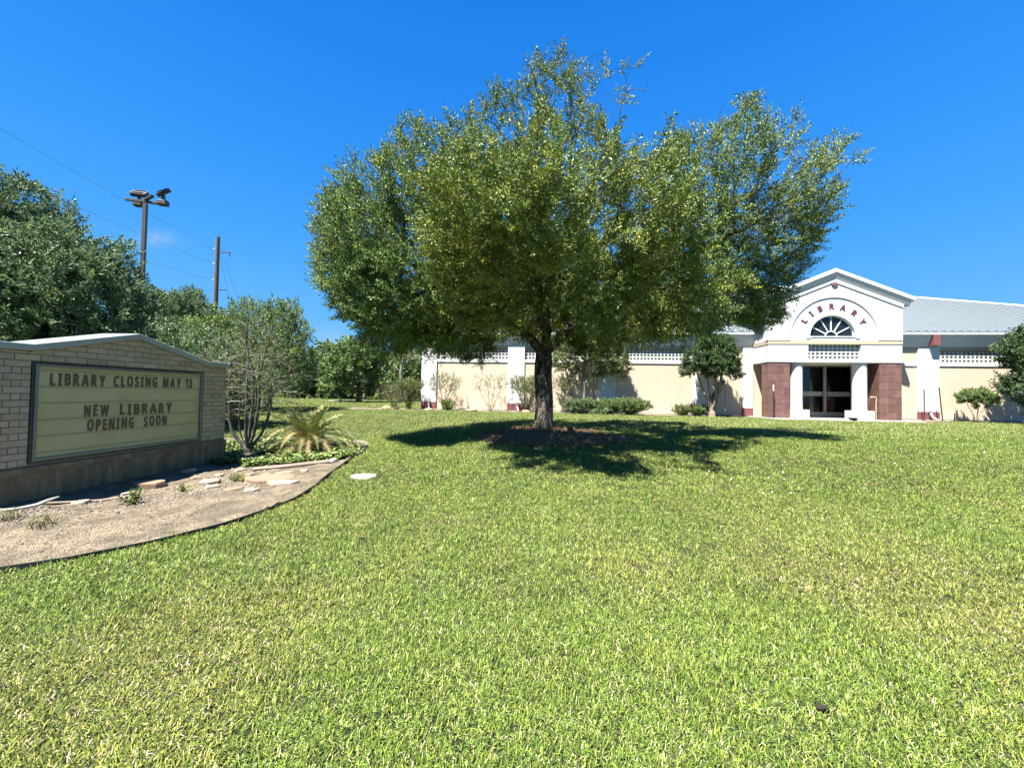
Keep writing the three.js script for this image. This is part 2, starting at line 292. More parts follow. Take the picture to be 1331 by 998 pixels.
// ───────────────────────── the library ─────────────────────────
const font = await new FontLoader().loadAsync('fonts/droid/droid_sans_bold.typeface.json');
{
  const B = thing('library_building', 'white and peach library building with gabled entrance porch and grey metal roof', 'building', FOOT, TURN);
  const PIL = [[-0.02, 0.93], [5.35, 6.36], [10.7, 11.72], [16.1, 17.05], [18.76, 19.29], [27.7, 28.72], [33.05, 34.05], [38.4, 39.4], [44, 45]];
  const PX0 = 19.3, PX1 = 25.67, PV = 1.65, PC = 22.46;
  // walls: stucco panels between the pilasters
  const lower = [[0, PX0], [25.67, 45]].map(([a, b]) => box(a + 0.01, b, 0.05, 2.92, -0.3, 0));
  lower.push(box(PX0, 19.8, 0.05, 2.93, -0.3, 0));
  mesh('wall', lower, M.peach, B);
  mesh('upper_wall', [box(17.05, 18.76, 3.09, 3.79, -0.3, 0), box(25.67, 27.7, 3.09, 3.79, -0.3, 0), box(0.02, 45, 3.094, 4.6, -0.3, -0.13)], M.peach, B);
  mesh('foundation', [box(0.03, PX0, -0.5, 0.05, -0.28, -0.025), box(25.68, 45, -0.5, 0.05, -0.28, -0.025)], std({ color: new THREE.Color(0.07, 0.06, 0.055), roughness: 1 }), B);
  mesh('footing', [box(0, PX0 - 0.3, -0.5, 0.02, -0.02, 0.32), box(25.9, 45, -0.5, 0.02, -0.02, 0.3)], M.concrete, B);
  mesh('end_wall', [box(0.005, 0.255, 0, 4.6, -33, -0.302), box(44.7, 45, 0, 4.6, -33, -0.302), box(0, 45, 0, 4.6, -33.3, -33.002)], M.white, B);
  for (const [a, b] of PIL) {
    const p = mesh('pilaster', box(a, b, 0.452, 3.94, -0.29, 0.1), M.white, B);
    mesh('plinth', box(a + 0.005, b - 0.005, -0.4, 0.45, -0.2, 0.108), M.maroon, p);
  }
  // sills and head trim, glass block windows
  const bays = [[0.93, 5.35, 1], [6.36, 10.7, 1], [11.72, 16.1, 1], [17.05, 18.76, 0], [25.67, 27.7, 0], [28.72, 33.05, 1], [34.05, 38.4, 1], [39.4, 44, 1]];
  const blockGeo = new THREE.BoxGeometry(0.17, 0.165, 0.05);
  function blockWindow(a, b, y0, y1, zBack, rows, deep) {
    const nx = Math.round((b - a) / 0.203), w = (b - a) / nx, h = (y1 - y0) / rows, bars = [], blocks = [];
    for (let i = 0; i <= nx; i++) bars.push(box(a + i * w - 0.024 + (i ? 0 : 0.024), a + i * w + 0.024 - (i === nx ? 0.024 : 0), y0, y1, zBack, zBack + deep));
    for (let j = 0; j <= rows; j++) bars.push(box(a, b, y0 + j * h - (j ? 0.024 : 0), y0 + j * h + (j === rows ? 0 : 0.024), zBack, zBack + deep - 0.003));
    for (let i = 0; i < nx; i++) for (let j = 0; j < rows; j++) { const g = blockGeo.clone(); g.translate(a + (i + 0.5) * w, y0 + (j + 0.5) * h, zBack + 0.004); blocks.push(g); }
    const win = mesh('glass_block_window', bars, M.white, B);
    mesh('glass_block', blocks, M.block, win, 'stuff');
  }
  for (const [a, b, glass] of bays) {
    mesh('window_sill', box(a, b, 2.922, 3.092, -0.28, 0.05), M.white, B);
    if (glass) blockWindow(a + 0.002, b - 0.002, 3.095, 3.7, -0.12, 3, 0.075);
  }
  for (const [a, b] of [[0.4, PX0 - 0.002], [25.672, 44.8]]) {
    mesh('head_trim', box(a, b, 3.79, 3.945, -0.28, 0.07), M.cream, B);
    // sloping cove under the eave, gutter board above it
    const cove = new THREE.Shape([[-0.2, 3.945], [0.08, 3.947], [0.36, 4.56], [-0.2, 4.56]].map((p) => new THREE.Vector2(...p)));
    const cg = new THREE.ExtrudeGeometry(cove, { depth: b - a, bevelEnabled: false }); cg.rotateY(-Math.PI / 2); cg.translate(b, 0, 0);
    mesh('eave_cove', boxUV(cg), M.white, B);
    mesh('gutter', [box(a - (a < 1 ? 0.7 : 0), b, 4.562, 4.74, -0.1, 0.42, 0.012)], M.roofEdge, B);
  }
  for (const u of [28.35, 38.9]) mesh('roof_bracket', box(u - 0.16, u + 0.16, 4.0, 4.558, 0, 0.43, 0.01), M.maroon, B);
  for (const u of [16.6]) mesh('roof_bracket', box(u - 0.16, u + 0.16, 4.0, 4.558, 0, 0.43, 0.01), M.maroon, B);
  // hipped metal roof with standing seams
  {
    const s = 0.42, e0 = -0.4, e1 = 45.4, vf = 0.44, vb = -33.7, y0 = 4.745, dep = (vf - vb) / 2, yr = y0 + s * dep, vr = (vf + vb) / 2;
    const P = [[e0, y0, vf], [e1, y0, vf], [e1, y0, vb], [e0, y0, vb], [e0 + dep, yr, vr], [e1 - dep, yr, vr]];
    const F = [[0, 1, 5], [0, 5, 4], [1, 2, 5], [2, 3, 4], [2, 4, 5], [3, 0, 4], [0, 3, 2], [0, 2, 1]];
    const g = new THREE.BufferGeometry(); g.setAttribute('position', new THREE.Float32BufferAttribute(F.flat().flatMap((i) => P[i]), 3));
    const roof = mesh('roof', boxUV(g), M.roof, B), seams = [];
    for (let u = e0 + 0.4; u < e1; u += 0.41) {
      const run = Math.min(dep, u - e0, e1 - u) - 0.05; if (run < 0.3) continue;
      const L = run * Math.hypot(1, s), q = new THREE.BoxGeometry(0.035, 0.045, L); q.translate(0, 0.02, -L / 2); q.rotateX(Math.atan(s)); q.translate(u, y0, vf); seams.push(q);
    }
    mesh('standing_seam', seams, M.roof, roof, 'stuff');
    const cap = (a, b) => tube([a, b].map((p) => [p[0], p[1] + 0.03, p[2]]), 0.09, 6, true);
    mesh('ridge_cap', [cap(P[4], P[5]), cap(P[1], P[5]), cap(P[0], P[4])], M.roofEdge, roof);
  }
  // ── entrance porch ──
  mesh('porch_floor', box(PX0 - 0.35, PX1 + 0.5, -0.6, 0.022, -0.45, 2.35, 0.01), M.concrete, B);
  // lintel beam around three sides, with a drip groove
  mesh('lintel', [box(PX0, 21.25, 3.1, 3.868, 0.001, PV), box(23.76, PX1, 3.1, 3.868, 0.001, PV), box(21.25, 23.76, 3.1, 3.868, 0.001, PV - 0.22), box(PX0 - 0.012, PX1 + 0.012, 2.94, 3.085, 0.001, PV + 0.012), box(PX0 + 0.02, PX1 - 0.02, 3.085, 3.1, 0.001, PV - 0.02)], M.white, B);
  blockWindow(21.252, 23.758, 3.1, 3.866, PV - 0.21, 4, 0.08);
  mesh('cornice_band', [box(PX0 - 0.02, PX1 + 0.02, 3.87, 4.07, 0.002, PV + 0.025, 0.006)], M.cream, B);
  mesh('porch_ceiling', box(PX0 + 0.01, PX1 - 0.01, 2.925, 2.938, -3.9, PV - 0.01), M.white, B);
  // gable wall: inner tympanum with the arched opening, outer plates standing 4 cm proud with score joints between
  const AY = 4.2, WY = 4.29, R = 2.09, WR = 1.08, slope = 0.416, yTop = (u) => 7.12 - slope * Math.abs(u - PC);
  const arc = (cx, cy, r, a0, a1, n = 20) => Array.from({ length: n + 1 }, (_, i) => { const a = lerp(a0, a1, i / n) * Math.PI / 180; return [cx + r * Math.cos(a), cy + r * Math.sin(a)]; });
  const tymp = [[PC - R - 0.05, 4.072], [PC + R + 0.05, 4.072], ...arc(PC, AY, R + 0.05, 0, 180, 40)];
  mesh('tympanum', poly(tymp, PV - 0.25, PV, 0, [arc(PC - 0.04, WY, WR, 180, 0, 36)]), M.white, B);
  const gap = 0.009;
  for (const m of [1, -1]) {
    const X = (p) => p.map(([u, y]) => [PC + m * u, y]), E1 = PX1 - PC, dir = (a, r) => [r * Math.cos(a * Math.PI / 180), AY + r * Math.sin(a * Math.PI / 180)];
    const k30 = dir(30, R + 0.3), top = (u) => 7.12 - slope * u, a60 = (r) => dir(60.2, r);
    let t60 = R; while (a60(t60)[1] < top(a60(t60)[0])) t60 += 0.005;
    const low = [[R, 4.072], [E1, 4.072], [E1, k30[1] - gap], [k30[0], k30[1] - gap], ...arc(0, AY, R, 29.7, 0, 12)];
    const mid = [[k30[0], k30[1] + gap], [E1, k30[1] + gap], [E1, top(E1)], a60(t60), ...arc(0, AY, R, 59.9, 30.3, 12)];
    const fix = (p) => m > 0 ? X(p) : X(p).reverse();
    mesh('gable_plate', poly(fix(low), PV - 0.2, PV + 0.045, 0.004), M.white, B);
    mesh('gable_plate', poly(fix(mid), PV - 0.2, PV + 0.045, 0.004), M.white, B);
    if (m > 0) {
      const t = t60 + 0.006, l = [PC + t * Math.cos(1.0577), AY + t * Math.sin(1.0577)];
      mesh('gable_plate', poly([...arc(PC, AY, R, 119.4, 60.6, 24), l, [PC, 7.12], [2 * PC - l[0], l[1]]], PV - 0.2, PV + 0.045, 0.004), M.white, B);
    }
  }
  mesh('gable_side', [box(PX0 + 0.003, PX0 + 0.2, 4.072, 5.75, -6, PV - 0.21), box(PX1 - 0.2, PX1 - 0.003, 4.072, 5.75, -6, PV - 0.21), box(PX0 + 0.201, PX1 - 0.201, 4.08, 4.25, -6, PV - 0.3)], M.white, B);
  // rake: frieze board, sloping cove, white fascia, metal roof
  const chev = (yApex, thick, half) => [[PC - half, yApex - slope * half - thick], [PC, yApex - thick], [PC + half, yApex - slope * half - thick], [PC + half, yApex - slope * half], [PC, yApex], [PC - half, yApex - slope * half]];
  mesh('rake_frieze', poly(chev(7.27, 0.2, 3.24), PV - 0.2, PV + 0.085, 0.004), M.white, B);
  {
    const half = 3.5, pos = []; const a = [7.27, PV + 0.09], b = [7.56, PV + 0.21];
    for (const m of [1, -1]) { const q = (u, r) => [PC + m * u, r[0] - slope * u, r[1]]; const [p0, p1, p2, p3] = [q(0, a), q(half, a), q(half, b), q(0, b)]; (m > 0 ? [p0, p1, p2, p0, p2, p3] : [p0, p2, p1, p0, p3, p2]).forEach((p) => pos.push(...p)); }
    const g = new THREE.BufferGeometry(); g.setAttribute('position', new THREE.Float32BufferAttribute(pos, 3));
    mesh('rake_cove', [boxUV(g), poly(chev(7.56, 0.29, half), PV - 0.4, PV + 0.08)], std({ map: M.white.map, roughness: 0.88, side: THREE.DoubleSide }), B);
  }
  mesh('rake_fascia', poly(chev(7.74, 0.175, 3.66), PV - 0.3, PV + 0.23, 0.008), M.roofEdge, B);
  mesh('gable_roof', poly(chev(7.775, 0.1, 3.7), -8.2, PV + 0.2, 0.004), M.roofEdge, B);
  mesh('gable_lamp', poly([[PC - 0.15, 6.98], [PC - 0.09, 6.88], [PC + 0.09, 6.88], [PC + 0.15, 6.98], [PC + 0.15, 7.02], [PC, 7.08], [PC - 0.15, 7.02]], PV + 0.02, PV + 0.12, 0.006), std({ color: new THREE.Color(0.16, 0.085, 0.085), roughness: 0.7 }), B);
  // arch moulding and fan window
  const ring = (cx, cy, r0, r1, a0, a1) => [...arc(cx, cy, r1, a0, a1, 36), ...arc(cx, cy, r0, a1, a0, 36)];
  const AC = PC - 0.04;
  const fan = mesh('fan_window', [poly(ring(AC, WY, WR - 0.05, WR + 0.012, 0, 180), PV - 0.2, PV - 0.11), box(AC - WR - 0.02, AC + WR + 0.02, WY - 0.05, WY + 0.001, PV - 0.2, PV + 0.03)], M.white, B);
  mesh('mullion', poly(ring(AC, WY, 0.25, 0.3, 0, 180), PV - 0.19, PV - 0.11), M.white, fan);
  for (const a of [29, 60, 90, 120, 151]) { const g = box(0.3, WR - 0.03, -0.025, 0.025, PV - 0.185, PV - 0.115); g.rotateZ(a * Math.PI / 180); g.translate(AC, WY, 0); mesh('mullion', g, M.white, fan); }
  const cut = [0, 29, 60, 90, 120, 151, 180];
  for (let i = 0; i < 6; i++) mesh('pane', poly([...arc(AC, WY, WR - 0.04, cut[i], cut[i + 1], 8), ...arc(AC, WY, 0.28, cut[i + 1], cut[i], 6)], PV - 0.165, PV - 0.158), M.darkGlass, fan);
  mesh('pane', poly(arc(AC, WY, 0.26, 0, 180, 16), PV - 0.165, PV - 0.158), M.darkGlass, fan);
  for (const u of [AC - WR - 0.09, AC + WR + 0.09]) mesh('sill_block', box(u - 0.1, u + 0.1, WY - 0.12, WY - 0.055, PV - 0.05, PV + 0.035), M.white, B);
  // LIBRARY round the arch
  'LIBRARY'.split('').forEach((ch, i) => {
    const a = [146.5, 129.3, 112, 92, 72.5, 51.6, 31][i] * Math.PI / 180;
    const g = new TextGeometry(ch, { font, size: 0.285, depth: 0.03, curveSegments: 6 }); g.computeBoundingBox(); const bb = g.boundingBox;
    g.translate(-(bb.min.x + bb.max.x) / 2, -0.13, 0); g.rotateZ(a - Math.PI / 2); g.translate(AC + 1.63 * Math.cos(a), AY + 1.63 * Math.sin(a), PV + 0.001);
    mesh('letter', g, M.letterRed, B);
  });
  // tiled piers: every tile its own piece
  const tileMats = [0, 1, 2, 3].map((i) => std({ map: mottled([[0.145, 0.077, 0.062], [0.17, 0.09, 0.072], [0.12, 0.064, 0.052], [0.152, 0.077, 0.065]][i], 0.3, 70 + i, 14), roughness: 0.55 }));
  const grout = std({ color: new THREE.Color(0.3, 0.19, 0.155), roughness: 0.9 });
  const tr = rng(5);
  function pier(u0, u1, v0, v1, sides) {
    const p = mesh('tile_pier', box(u0 + 0.012, u1 - 0.012, 0.02, 2.936, v0, v1 - 0.012), grout, B);
    const lay = (len, place) => { for (let y = 0.03; y < 2.9; y += 0.385) for (let s = 0; s < len - 0.02; s += 0.385) { const w = Math.min(0.371, len - s), h = Math.min(0.371, 2.935 - y); mesh('tile', place(s, w, y, h), tileMats[Math.floor(tr() * 4)], p); } };
    lay(u1 - u0, (s, w, y, h) => box(u0 + s, u0 + s + w, y, y + h, v1 - 0.016, v1, 0.002));
    if (sides === 'left' || sides === 'both') lay(v1 - v0 - 0.02, (s, w, y, h) => box(u0, u0 + 0.016, y, y + h, v1 - 0.02 - s - w, v1 - 0.02 - s, 0.002));
  }
  pier(19.32, 20.36, 0.95, PV - 0.02, 'left'); pier(24.62, PX1 - 0.02, 0.1, PV - 0.02, 'left');
  // two round columns on square blocks
  for (const [u, r] of [[20.86, 0.29], [23.93, 0.31]]) {
    const c = mesh('column', new THREE.CylinderGeometry(r, r, 2.48, 40).translate(u, 1.7, 1.28), M.white, B);
    mesh('column_base', box(u - 0.43, u + 0.43, 0.023, 0.46, 0.85, 1.71, 0.03), M.white, c);
  }
  // glazed entrance, the dark vestibule behind it
  const frame = [box(21.75, 21.95, 0.03, 2.925, -0.45, -0.3), box(23.23, 23.37, 0.31, 2.92, -0.44, -0.31), box(24.66, 24.86, 0.03, 2.925, -0.45, -0.3), box(21.95, 24.66, 0.03, 0.31, -0.44, -0.305, 0.01), box(21.95, 24.66, 2.86, 2.922, -0.44, -0.31)];
  const door = mesh('entrance_door', frame, M.alu, B);
  mesh('push_rail', [box(21.95, 23.23, 1.2, 1.46, -0.44, -0.29, 0.01), box(23.37, 24.66, 1.2, 1.46, -0.44, -0.29, 0.01)], M.alu, door);
  for (const [a, b, c, d] of [[21.95, 23.23, 0.31, 1.2], [23.37, 24.66, 0.31, 1.2], [21.95, 23.23, 1.46, 2.86], [23.37, 24.66, 1.46, 2.86]]) mesh('pane', box(a + 0.003, b - 0.003, c + 0.003, d - 0.003, -0.385, -0.377), M.glass, door);
  mesh('kick_plate', box(21.95, 24.66, 0.045, 0.2, -0.302, -0.28, 0.004), M.alu, door);
  mesh('door_pull', [tube([[23.16, 1.0, -0.25], [23.16, 1.7, -0.25]], 0.016, 8, true), tube([[23.44, 1.0, -0.25], [23.44, 1.7, -0.25]], 0.016, 8, true)], std({ color: new THREE.Color(0.2, 0.2, 0.2), metalness: 0.9, roughness: 0.35 }), door);
  mesh('porch_wall', [box(24.862, PX1, 0.03, 2.92, -0.5, -0.28)], M.peach, B);
  mesh('sidelight_jamb', [box(19.81, 19.91, 0.03, 2.92, -0.3, 0.06)], M.cream, B);
  mesh('sidelight_jamb', [box(19.915, 19.995, 0.03, 2.92, -0.3, 0.09)], M.maroon, B);
  const sl = mesh('sidelight', [box(20.0, 20.04, 0.03, 2.92, -0.4, -0.3), box(20.04, 21.75, 0.03, 0.12, -0.4, -0.3), box(20.04, 21.75, 2.8, 2.92, -0.4, -0.3)], M.alu, B);
  mesh('pane', box(20.042, 21.748, 0.122, 2.798, -0.36, -0.352), M.glass, sl);
  for (const [y0, y1, w] of [[0.15, 0.9, 0.2], [1.0, 1.6, 0.25], [1.75, 2.1, 0.2]]) mesh('notice', box(20.05, 20.05 + w, y0, y1, -0.35, -0.347), M.white, sl);
  const inner = std({ map: mottled([0.3, 0.28, 0.25], 0.1, 75), roughness: 0.9 });
  mesh('vestibule', [box(15.2, 29.2, 0.03, 2.92, -13.2, -13), box(15, 15.2, 0.03, 2.92, -13, -0.51), box(29.2, 29.4, 0.03, 2.92, -13, -0.51), box(15.2, 29.2, -0.05, 0.02, -13, -0.46), box(15.2, 29.2, 2.93, 3.02, -13, -0.51), box(15.2, 19.81, 0.03, 2.92, -0.51, -0.41), box(25.67, 29.2, 0.03, 2.92, -0.51, -0.41), box(23.4, 27.5, 0.03, 1.1, -6, -5.2), box(16.5, 21.5, 0.03, 2.1, -8, -7.6)], inner, B);
  mesh('ceiling_lamp', [box(22.5, 23.1, 2.86, 2.9, -1.6, -1.3)], M.white, B);
}

// ───────────────────────── the sign ─────────────────────────
{
  const S = thing('marquee_sign', 'brick message sign with gabled metal cap and yellowed panel of dark letters', 'sign', [-6.35, 0, -5.13], 1.5022);
  const s0 = -0.58, s1 = 3.21, yb = 0.54, capB = (s) => s < 0 || s > 2.66 ? 2.05 : 2.05 + 0.345 * (1 - Math.abs(s - 1.33) / 1.33);
  const mortar = std({ map: mottled([0.2, 0.18, 0.14], 0.2, 81, 20), roughness: 1 });
  const prof = [[s0, yb - 0.02], [s1, yb - 0.02], [s1, 2.05], [2.66, 2.05], [1.33, 2.395], [0, 2.05], [s0, 2.05]];
  mesh('core', poly(prof, -0.55, -0.014), mortar, S);
  const brickMat = [[0.38, 0.325, 0.222], [0.345, 0.295, 0.2], [0.41, 0.355, 0.245], [0.29, 0.245, 0.162], [0.37, 0.318, 0.218]].map((c, i) => std({ map: rep(mottled(c, 0.16, 82 + i, 10), 2.5), bumpMap: rep(texFine, 5), bumpScale: 0.002, roughness: 0.95 }));
  const r = rng(9), cutBy = (P, f) => { const out = []; P.forEach((a, i) => { const b = P[(i + 1) % P.length], fa = f(a), fb = f(b); if (fa >= 0) out.push(a); if ((fa >= 0) !== (fb >= 0)) { const t = fa / (fa - fb); out.push([lerp(a[0], b[0], t), lerp(a[1], b[1], t)]); } }); return out; };
  const sl = 0.345 / 1.33;
  const hole = [-0.05, 2.68, 0.515, 1.955];
  let row = 0;
  for (let y = yb + 0.006; y < 2.4; y += 0.0862, row++) {
    const h = 0.077, segs = [], mid = y + h / 2, q = (a, b) => segs.push([a + 0.0045, b - 0.0045]);
    const run = (a, b, first) => { let x = a, w = first; while (x < b - 0.02) { q(x, Math.min(b, x + w)); x += w; w = 0.268; } };
    const fromFrame = (edge, out, sign) => { const ws = row % 2 ? [0.268, 0.268, 0.268] : [0.097, 0.097, 0.268, 0.268]; let x = edge; for (const w of ws) { const e = sign < 0 ? Math.max(out, x - w) : Math.min(out, x + w); if (Math.abs(e - x) > 0.03) sign < 0 ? q(e, x) : q(x, e); x = e; } };
    if (mid > hole[2] && mid < hole[3]) { fromFrame(hole[0] + 0.045, s0, -1); fromFrame(hole[1] - 0.045, s1, 1); }
    else run(s0, s1, row % 2 ? 0.268 : 0.134);
    for (const [a, b] of segs) {
      let P = [[a, y], [b, y], [b, y + h], [a, y + h]];
      const c = (a + b) / 2;
      if (c < 0 || c > 2.66) P = cutBy(P, (p) => 2.046 - p[1]);
      else { P = cutBy(P, (p) => 2.046 + sl * p[0] - p[1]); P = cutBy(P, (p) => 2.046 + sl * (2.66 - p[0]) - p[1]); }
      if (P.length < 3) continue;
      const xs = P.map((p) => p[0]), ys = P.map((p) => p[1]);
      if (Math.max(...xs) - Math.min(...xs) < 0.02 || Math.max(...ys) - Math.min(...ys) < 0.015) continue;
      const b2 = mesh('brick', poly(P, -0.05, 0.001 * r(), 0.003), brickMat[Math.floor(r() * r() * 5)], S);
      b2.position.z = -0.002 * r();
    }
  }
  // soldier course of the base, dirty brown
  const baseMat = [[0.19, 0.148, 0.085], [0.165, 0.13, 0.075], [0.205, 0.16, 0.092], [0.155, 0.12, 0.068]].map((c, i) => std({ map: rep(mottled(c, 0.4, 90 + i, 6), 1.2), bumpMap: rep(texFine, 3), bumpScale: 0.004, roughness: 1 }));
  mesh('base', box(s0 - 0.02, s1 + 0.02, -0.4, yb - 0.022, -0.57, 0.022), std({ color: new THREE.Color(0.14, 0.108, 0.062), roughness: 1 }), S);
  for (let x = s0 - 0.02; x < s1; x += 0.0805) mesh('soldier_brick', box(x + 0.002, Math.min(x + 0.0785, s1 + 0.018), 0.09, 0.425, 0.0, 0.025 + 0.002 * r(), 0.003), baseMat[Math.floor(r() * 4)], S);
  for (let x = s0 - 0.02; x < s1 - 0.05; x += 0.268) mesh('brick', box(x + 0.003, Math.min(x + 0.265, s1 + 0.018), 0.432, yb - 0.024, 0.0, 0.026 + 0.002 * r(), 0.003), baseMat[Math.floor(r() * 4)], S);
  mesh('base_ledge', box(s0 - 0.03, s1 + 0.03, -0.2, 0.085, 0.0, 0.06, 0.008), std({ map: mottled([0.09, 0.08, 0.06], 0.35, 95), roughness: 1 }), S);
  // cap: folded sheet metal
  const capMat = std({ map: mottled([0.3, 0.35, 0.34], 0.1, 96), roughness: 0.45, metalness: 0.25 });
  const ct = [[s0 - 0.04, 2.135], [-0.02, 2.14], [1.33, 2.485], [2.68, 2.14], [s1 + 0.04, 2.135]], cb = [[s1 + 0.04, 2.048], [2.66, 2.052], [1.33, 2.398], [0, 2.052], [s0 - 0.04, 2.048]];
  mesh('cap', poly([...cb, ...ct], -0.62, 0.045, 0.006), capMat, S);
  // display box: outer and inner metal frame, message panel with letter tracks
  const fm = std({ map: mottled([0.045, 0.055, 0.05], 0.3, 97), roughness: 0.4, metalness: 0.5 }), fl = std({ map: mottled([0.17, 0.2, 0.18], 0.25, 98), roughness: 0.4, metalness: 0.5 });
  const rect = (a, b, c, d) => [[a, c], [b, c], [b, d], [a, d]];
  const frame = mesh('display_frame', poly(rect(-0.004, 2.634, 0.556, 1.914), -0.05, 0.012, 0.003, [rect(0.03, 2.6, 0.59, 1.88).reverse()]), fm, S);
  mesh('bezel', poly(rect(0.026, 2.604, 0.586, 1.884), -0.03, 0.026, 0.004, [rect(0.062, 2.568, 0.622, 1.85).reverse()]), fl, frame);
  const panelMat = std({ map: rep(tex(256, (u, v) => { const n = fbm(u * 5, v * 5, 5, 99, 5), f = hash2(u * 256, v * 256, 4); const k = 0.86 + 0.22 * n + 0.04 * f; return [0.4 * k, 0.385 * k, 0.215 * k * (0.92 + 0.1 * n)]; }, true), 0.7), roughness: 0.3 });
  const panel = mesh('message_panel', box(0.056, 2.574, 0.616, 1.856, -0.03, -0.012), panelMat, S);
  for (const y of [0.7, 0.92, 1.14, 1.37, 1.592, 1.815]) mesh('letter_track', [box(0.063, 2.567, y - 0.012, y, -0.012, -0.005), box(0.063, 2.567, y - 0.026, y - 0.019, -0.012, -0.008)], std({ color: new THREE.Color(0.3, 0.285, 0.15), roughness: 0.4 }), panel);
  const ink = std({ color: new THREE.Color(0.08, 0.066, 0.038), roughness: 0.55 });
  const words = [['LIBRARY', 0.2, 0.88, 1.6], ['CLOSING', 1.0, 1.7, 1.6], ['MAY', 1.81, 2.15, 1.6], ['13', 2.25, 2.39, 1.6], ['NEW', 0.62, 0.95, 1.148], ['LIBRARY', 1.11, 1.99, 1.148], ['OPENING', 0.665, 1.33, 0.928], ['SOON', 1.5, 1.9, 0.928]];
  for (const [w, a, b, y] of words) {
    const wd = [...w].map((c) => { const g = new TextGeometry(c, { font, size: 0.168, depth: 0.002, curveSegments: 5, bevelEnabled: true, bevelSize: 0.0035, bevelThickness: 0.001, bevelSegments: 1 }); g.computeBoundingBox(); return g; });
    const ws = wd.map((g) => Math.max(0.05, (g.boundingBox.max.x - g.boundingBox.min.x))), tot = ws.reduce((p, q) => p + q, 0), n = w.length;
    const k = (b - a) / (tot + (n - 1) * 0.045 * (tot / n / 0.1)), sp = n > 1 ? ((b - a) - k * tot) / (n - 1) : 0;
    let x = a; wd.forEach((g, i) => { g.translate(-g.boundingBox.min.x, 0, 0); g.scale(k * (g.boundingBox.max.x - g.boundingBox.min.x < 0.05 ? 1.0 : 1), 1, 1); g.translate(x, y + (r() - 0.5) * 0.008, -0.0045); mesh('letter', g, ink, panel); x += ws[i] * k + sp; });
  }
}
// ───────────────────────── trees: grown skeletons, leaf sprays ─────────────────────────
const V3 = (a) => new THREE.Vector3(...a);
function spray({ seed, n = 16, len = 0.34, L = 0.07, Wd = 0.028, spread = 1, cols, twig = true, fold = 0.3 }) {
  const r = rng(seed), pos = [], col = [], idx = [], up = new THREE.Vector3(0, 1, 0);
  for (let i = 0; i < n; i++) {
    const t = (i + 0.6) / n, an = i * 2.4 + r(), tilt = (0.5 + 0.7 * r()) * spread * (t > 0.92 ? 0.3 : 1);
    const d = new THREE.Vector3(Math.sin(tilt) * Math.cos(an), Math.cos(tilt), Math.sin(tilt) * Math.sin(an));
    const side = new THREE.Vector3(r() - 0.5, r() - 0.5, r() - 0.5).cross(d).normalize(), nrm = d.clone().cross(side);
    const l = L * (0.65 + 0.6 * r()), w = Wd * (0.75 + 0.5 * r()), b = new THREE.Vector3((r() - 0.5) * 0.02, t * len, (r() - 0.5) * 0.02);
    const mid = b.clone().addScaledVector(d, l * 0.5), o = pos.length / 3, tip = b.clone().addScaledVector(d, l);
    const A = mid.clone().addScaledVector(side, w / 2).addScaledVector(nrm, w * fold), C = mid.clone().addScaledVector(side, -w / 2).addScaledVector(nrm, w * fold);
    for (const p of [b, A, tip, C]) pos.push(p.x, p.y, p.z);
    const c = cols[Math.floor(r() * cols.length)]; for (let k = 0; k < 4; k++) col.push(...c);
    idx.push(o, o + 1, o + 2, o, o + 2, o + 3);
  }
  if (twig) { const o = pos.length / 3; for (const [x, y, z] of [[-0.003, 0, 0], [0.003, 0, 0], [0, len * 0.95, 0.002], [0, 0, 0.005]]) { pos.push(x, y, z); col.push(0.6, 0.42, 0.3); } idx.push(o, o + 1, o + 2, o + 1, o + 3, o + 2); }
  const g = new THREE.BufferGeometry(); g.setAttribute('position', new THREE.Float32BufferAttribute(pos, 3)); g.setAttribute('color', new THREE.Float32BufferAttribute(col, 3)); g.setIndex(idx);
  const q = g.toNonIndexed(); q.computeVertexNormals(); return q;
}
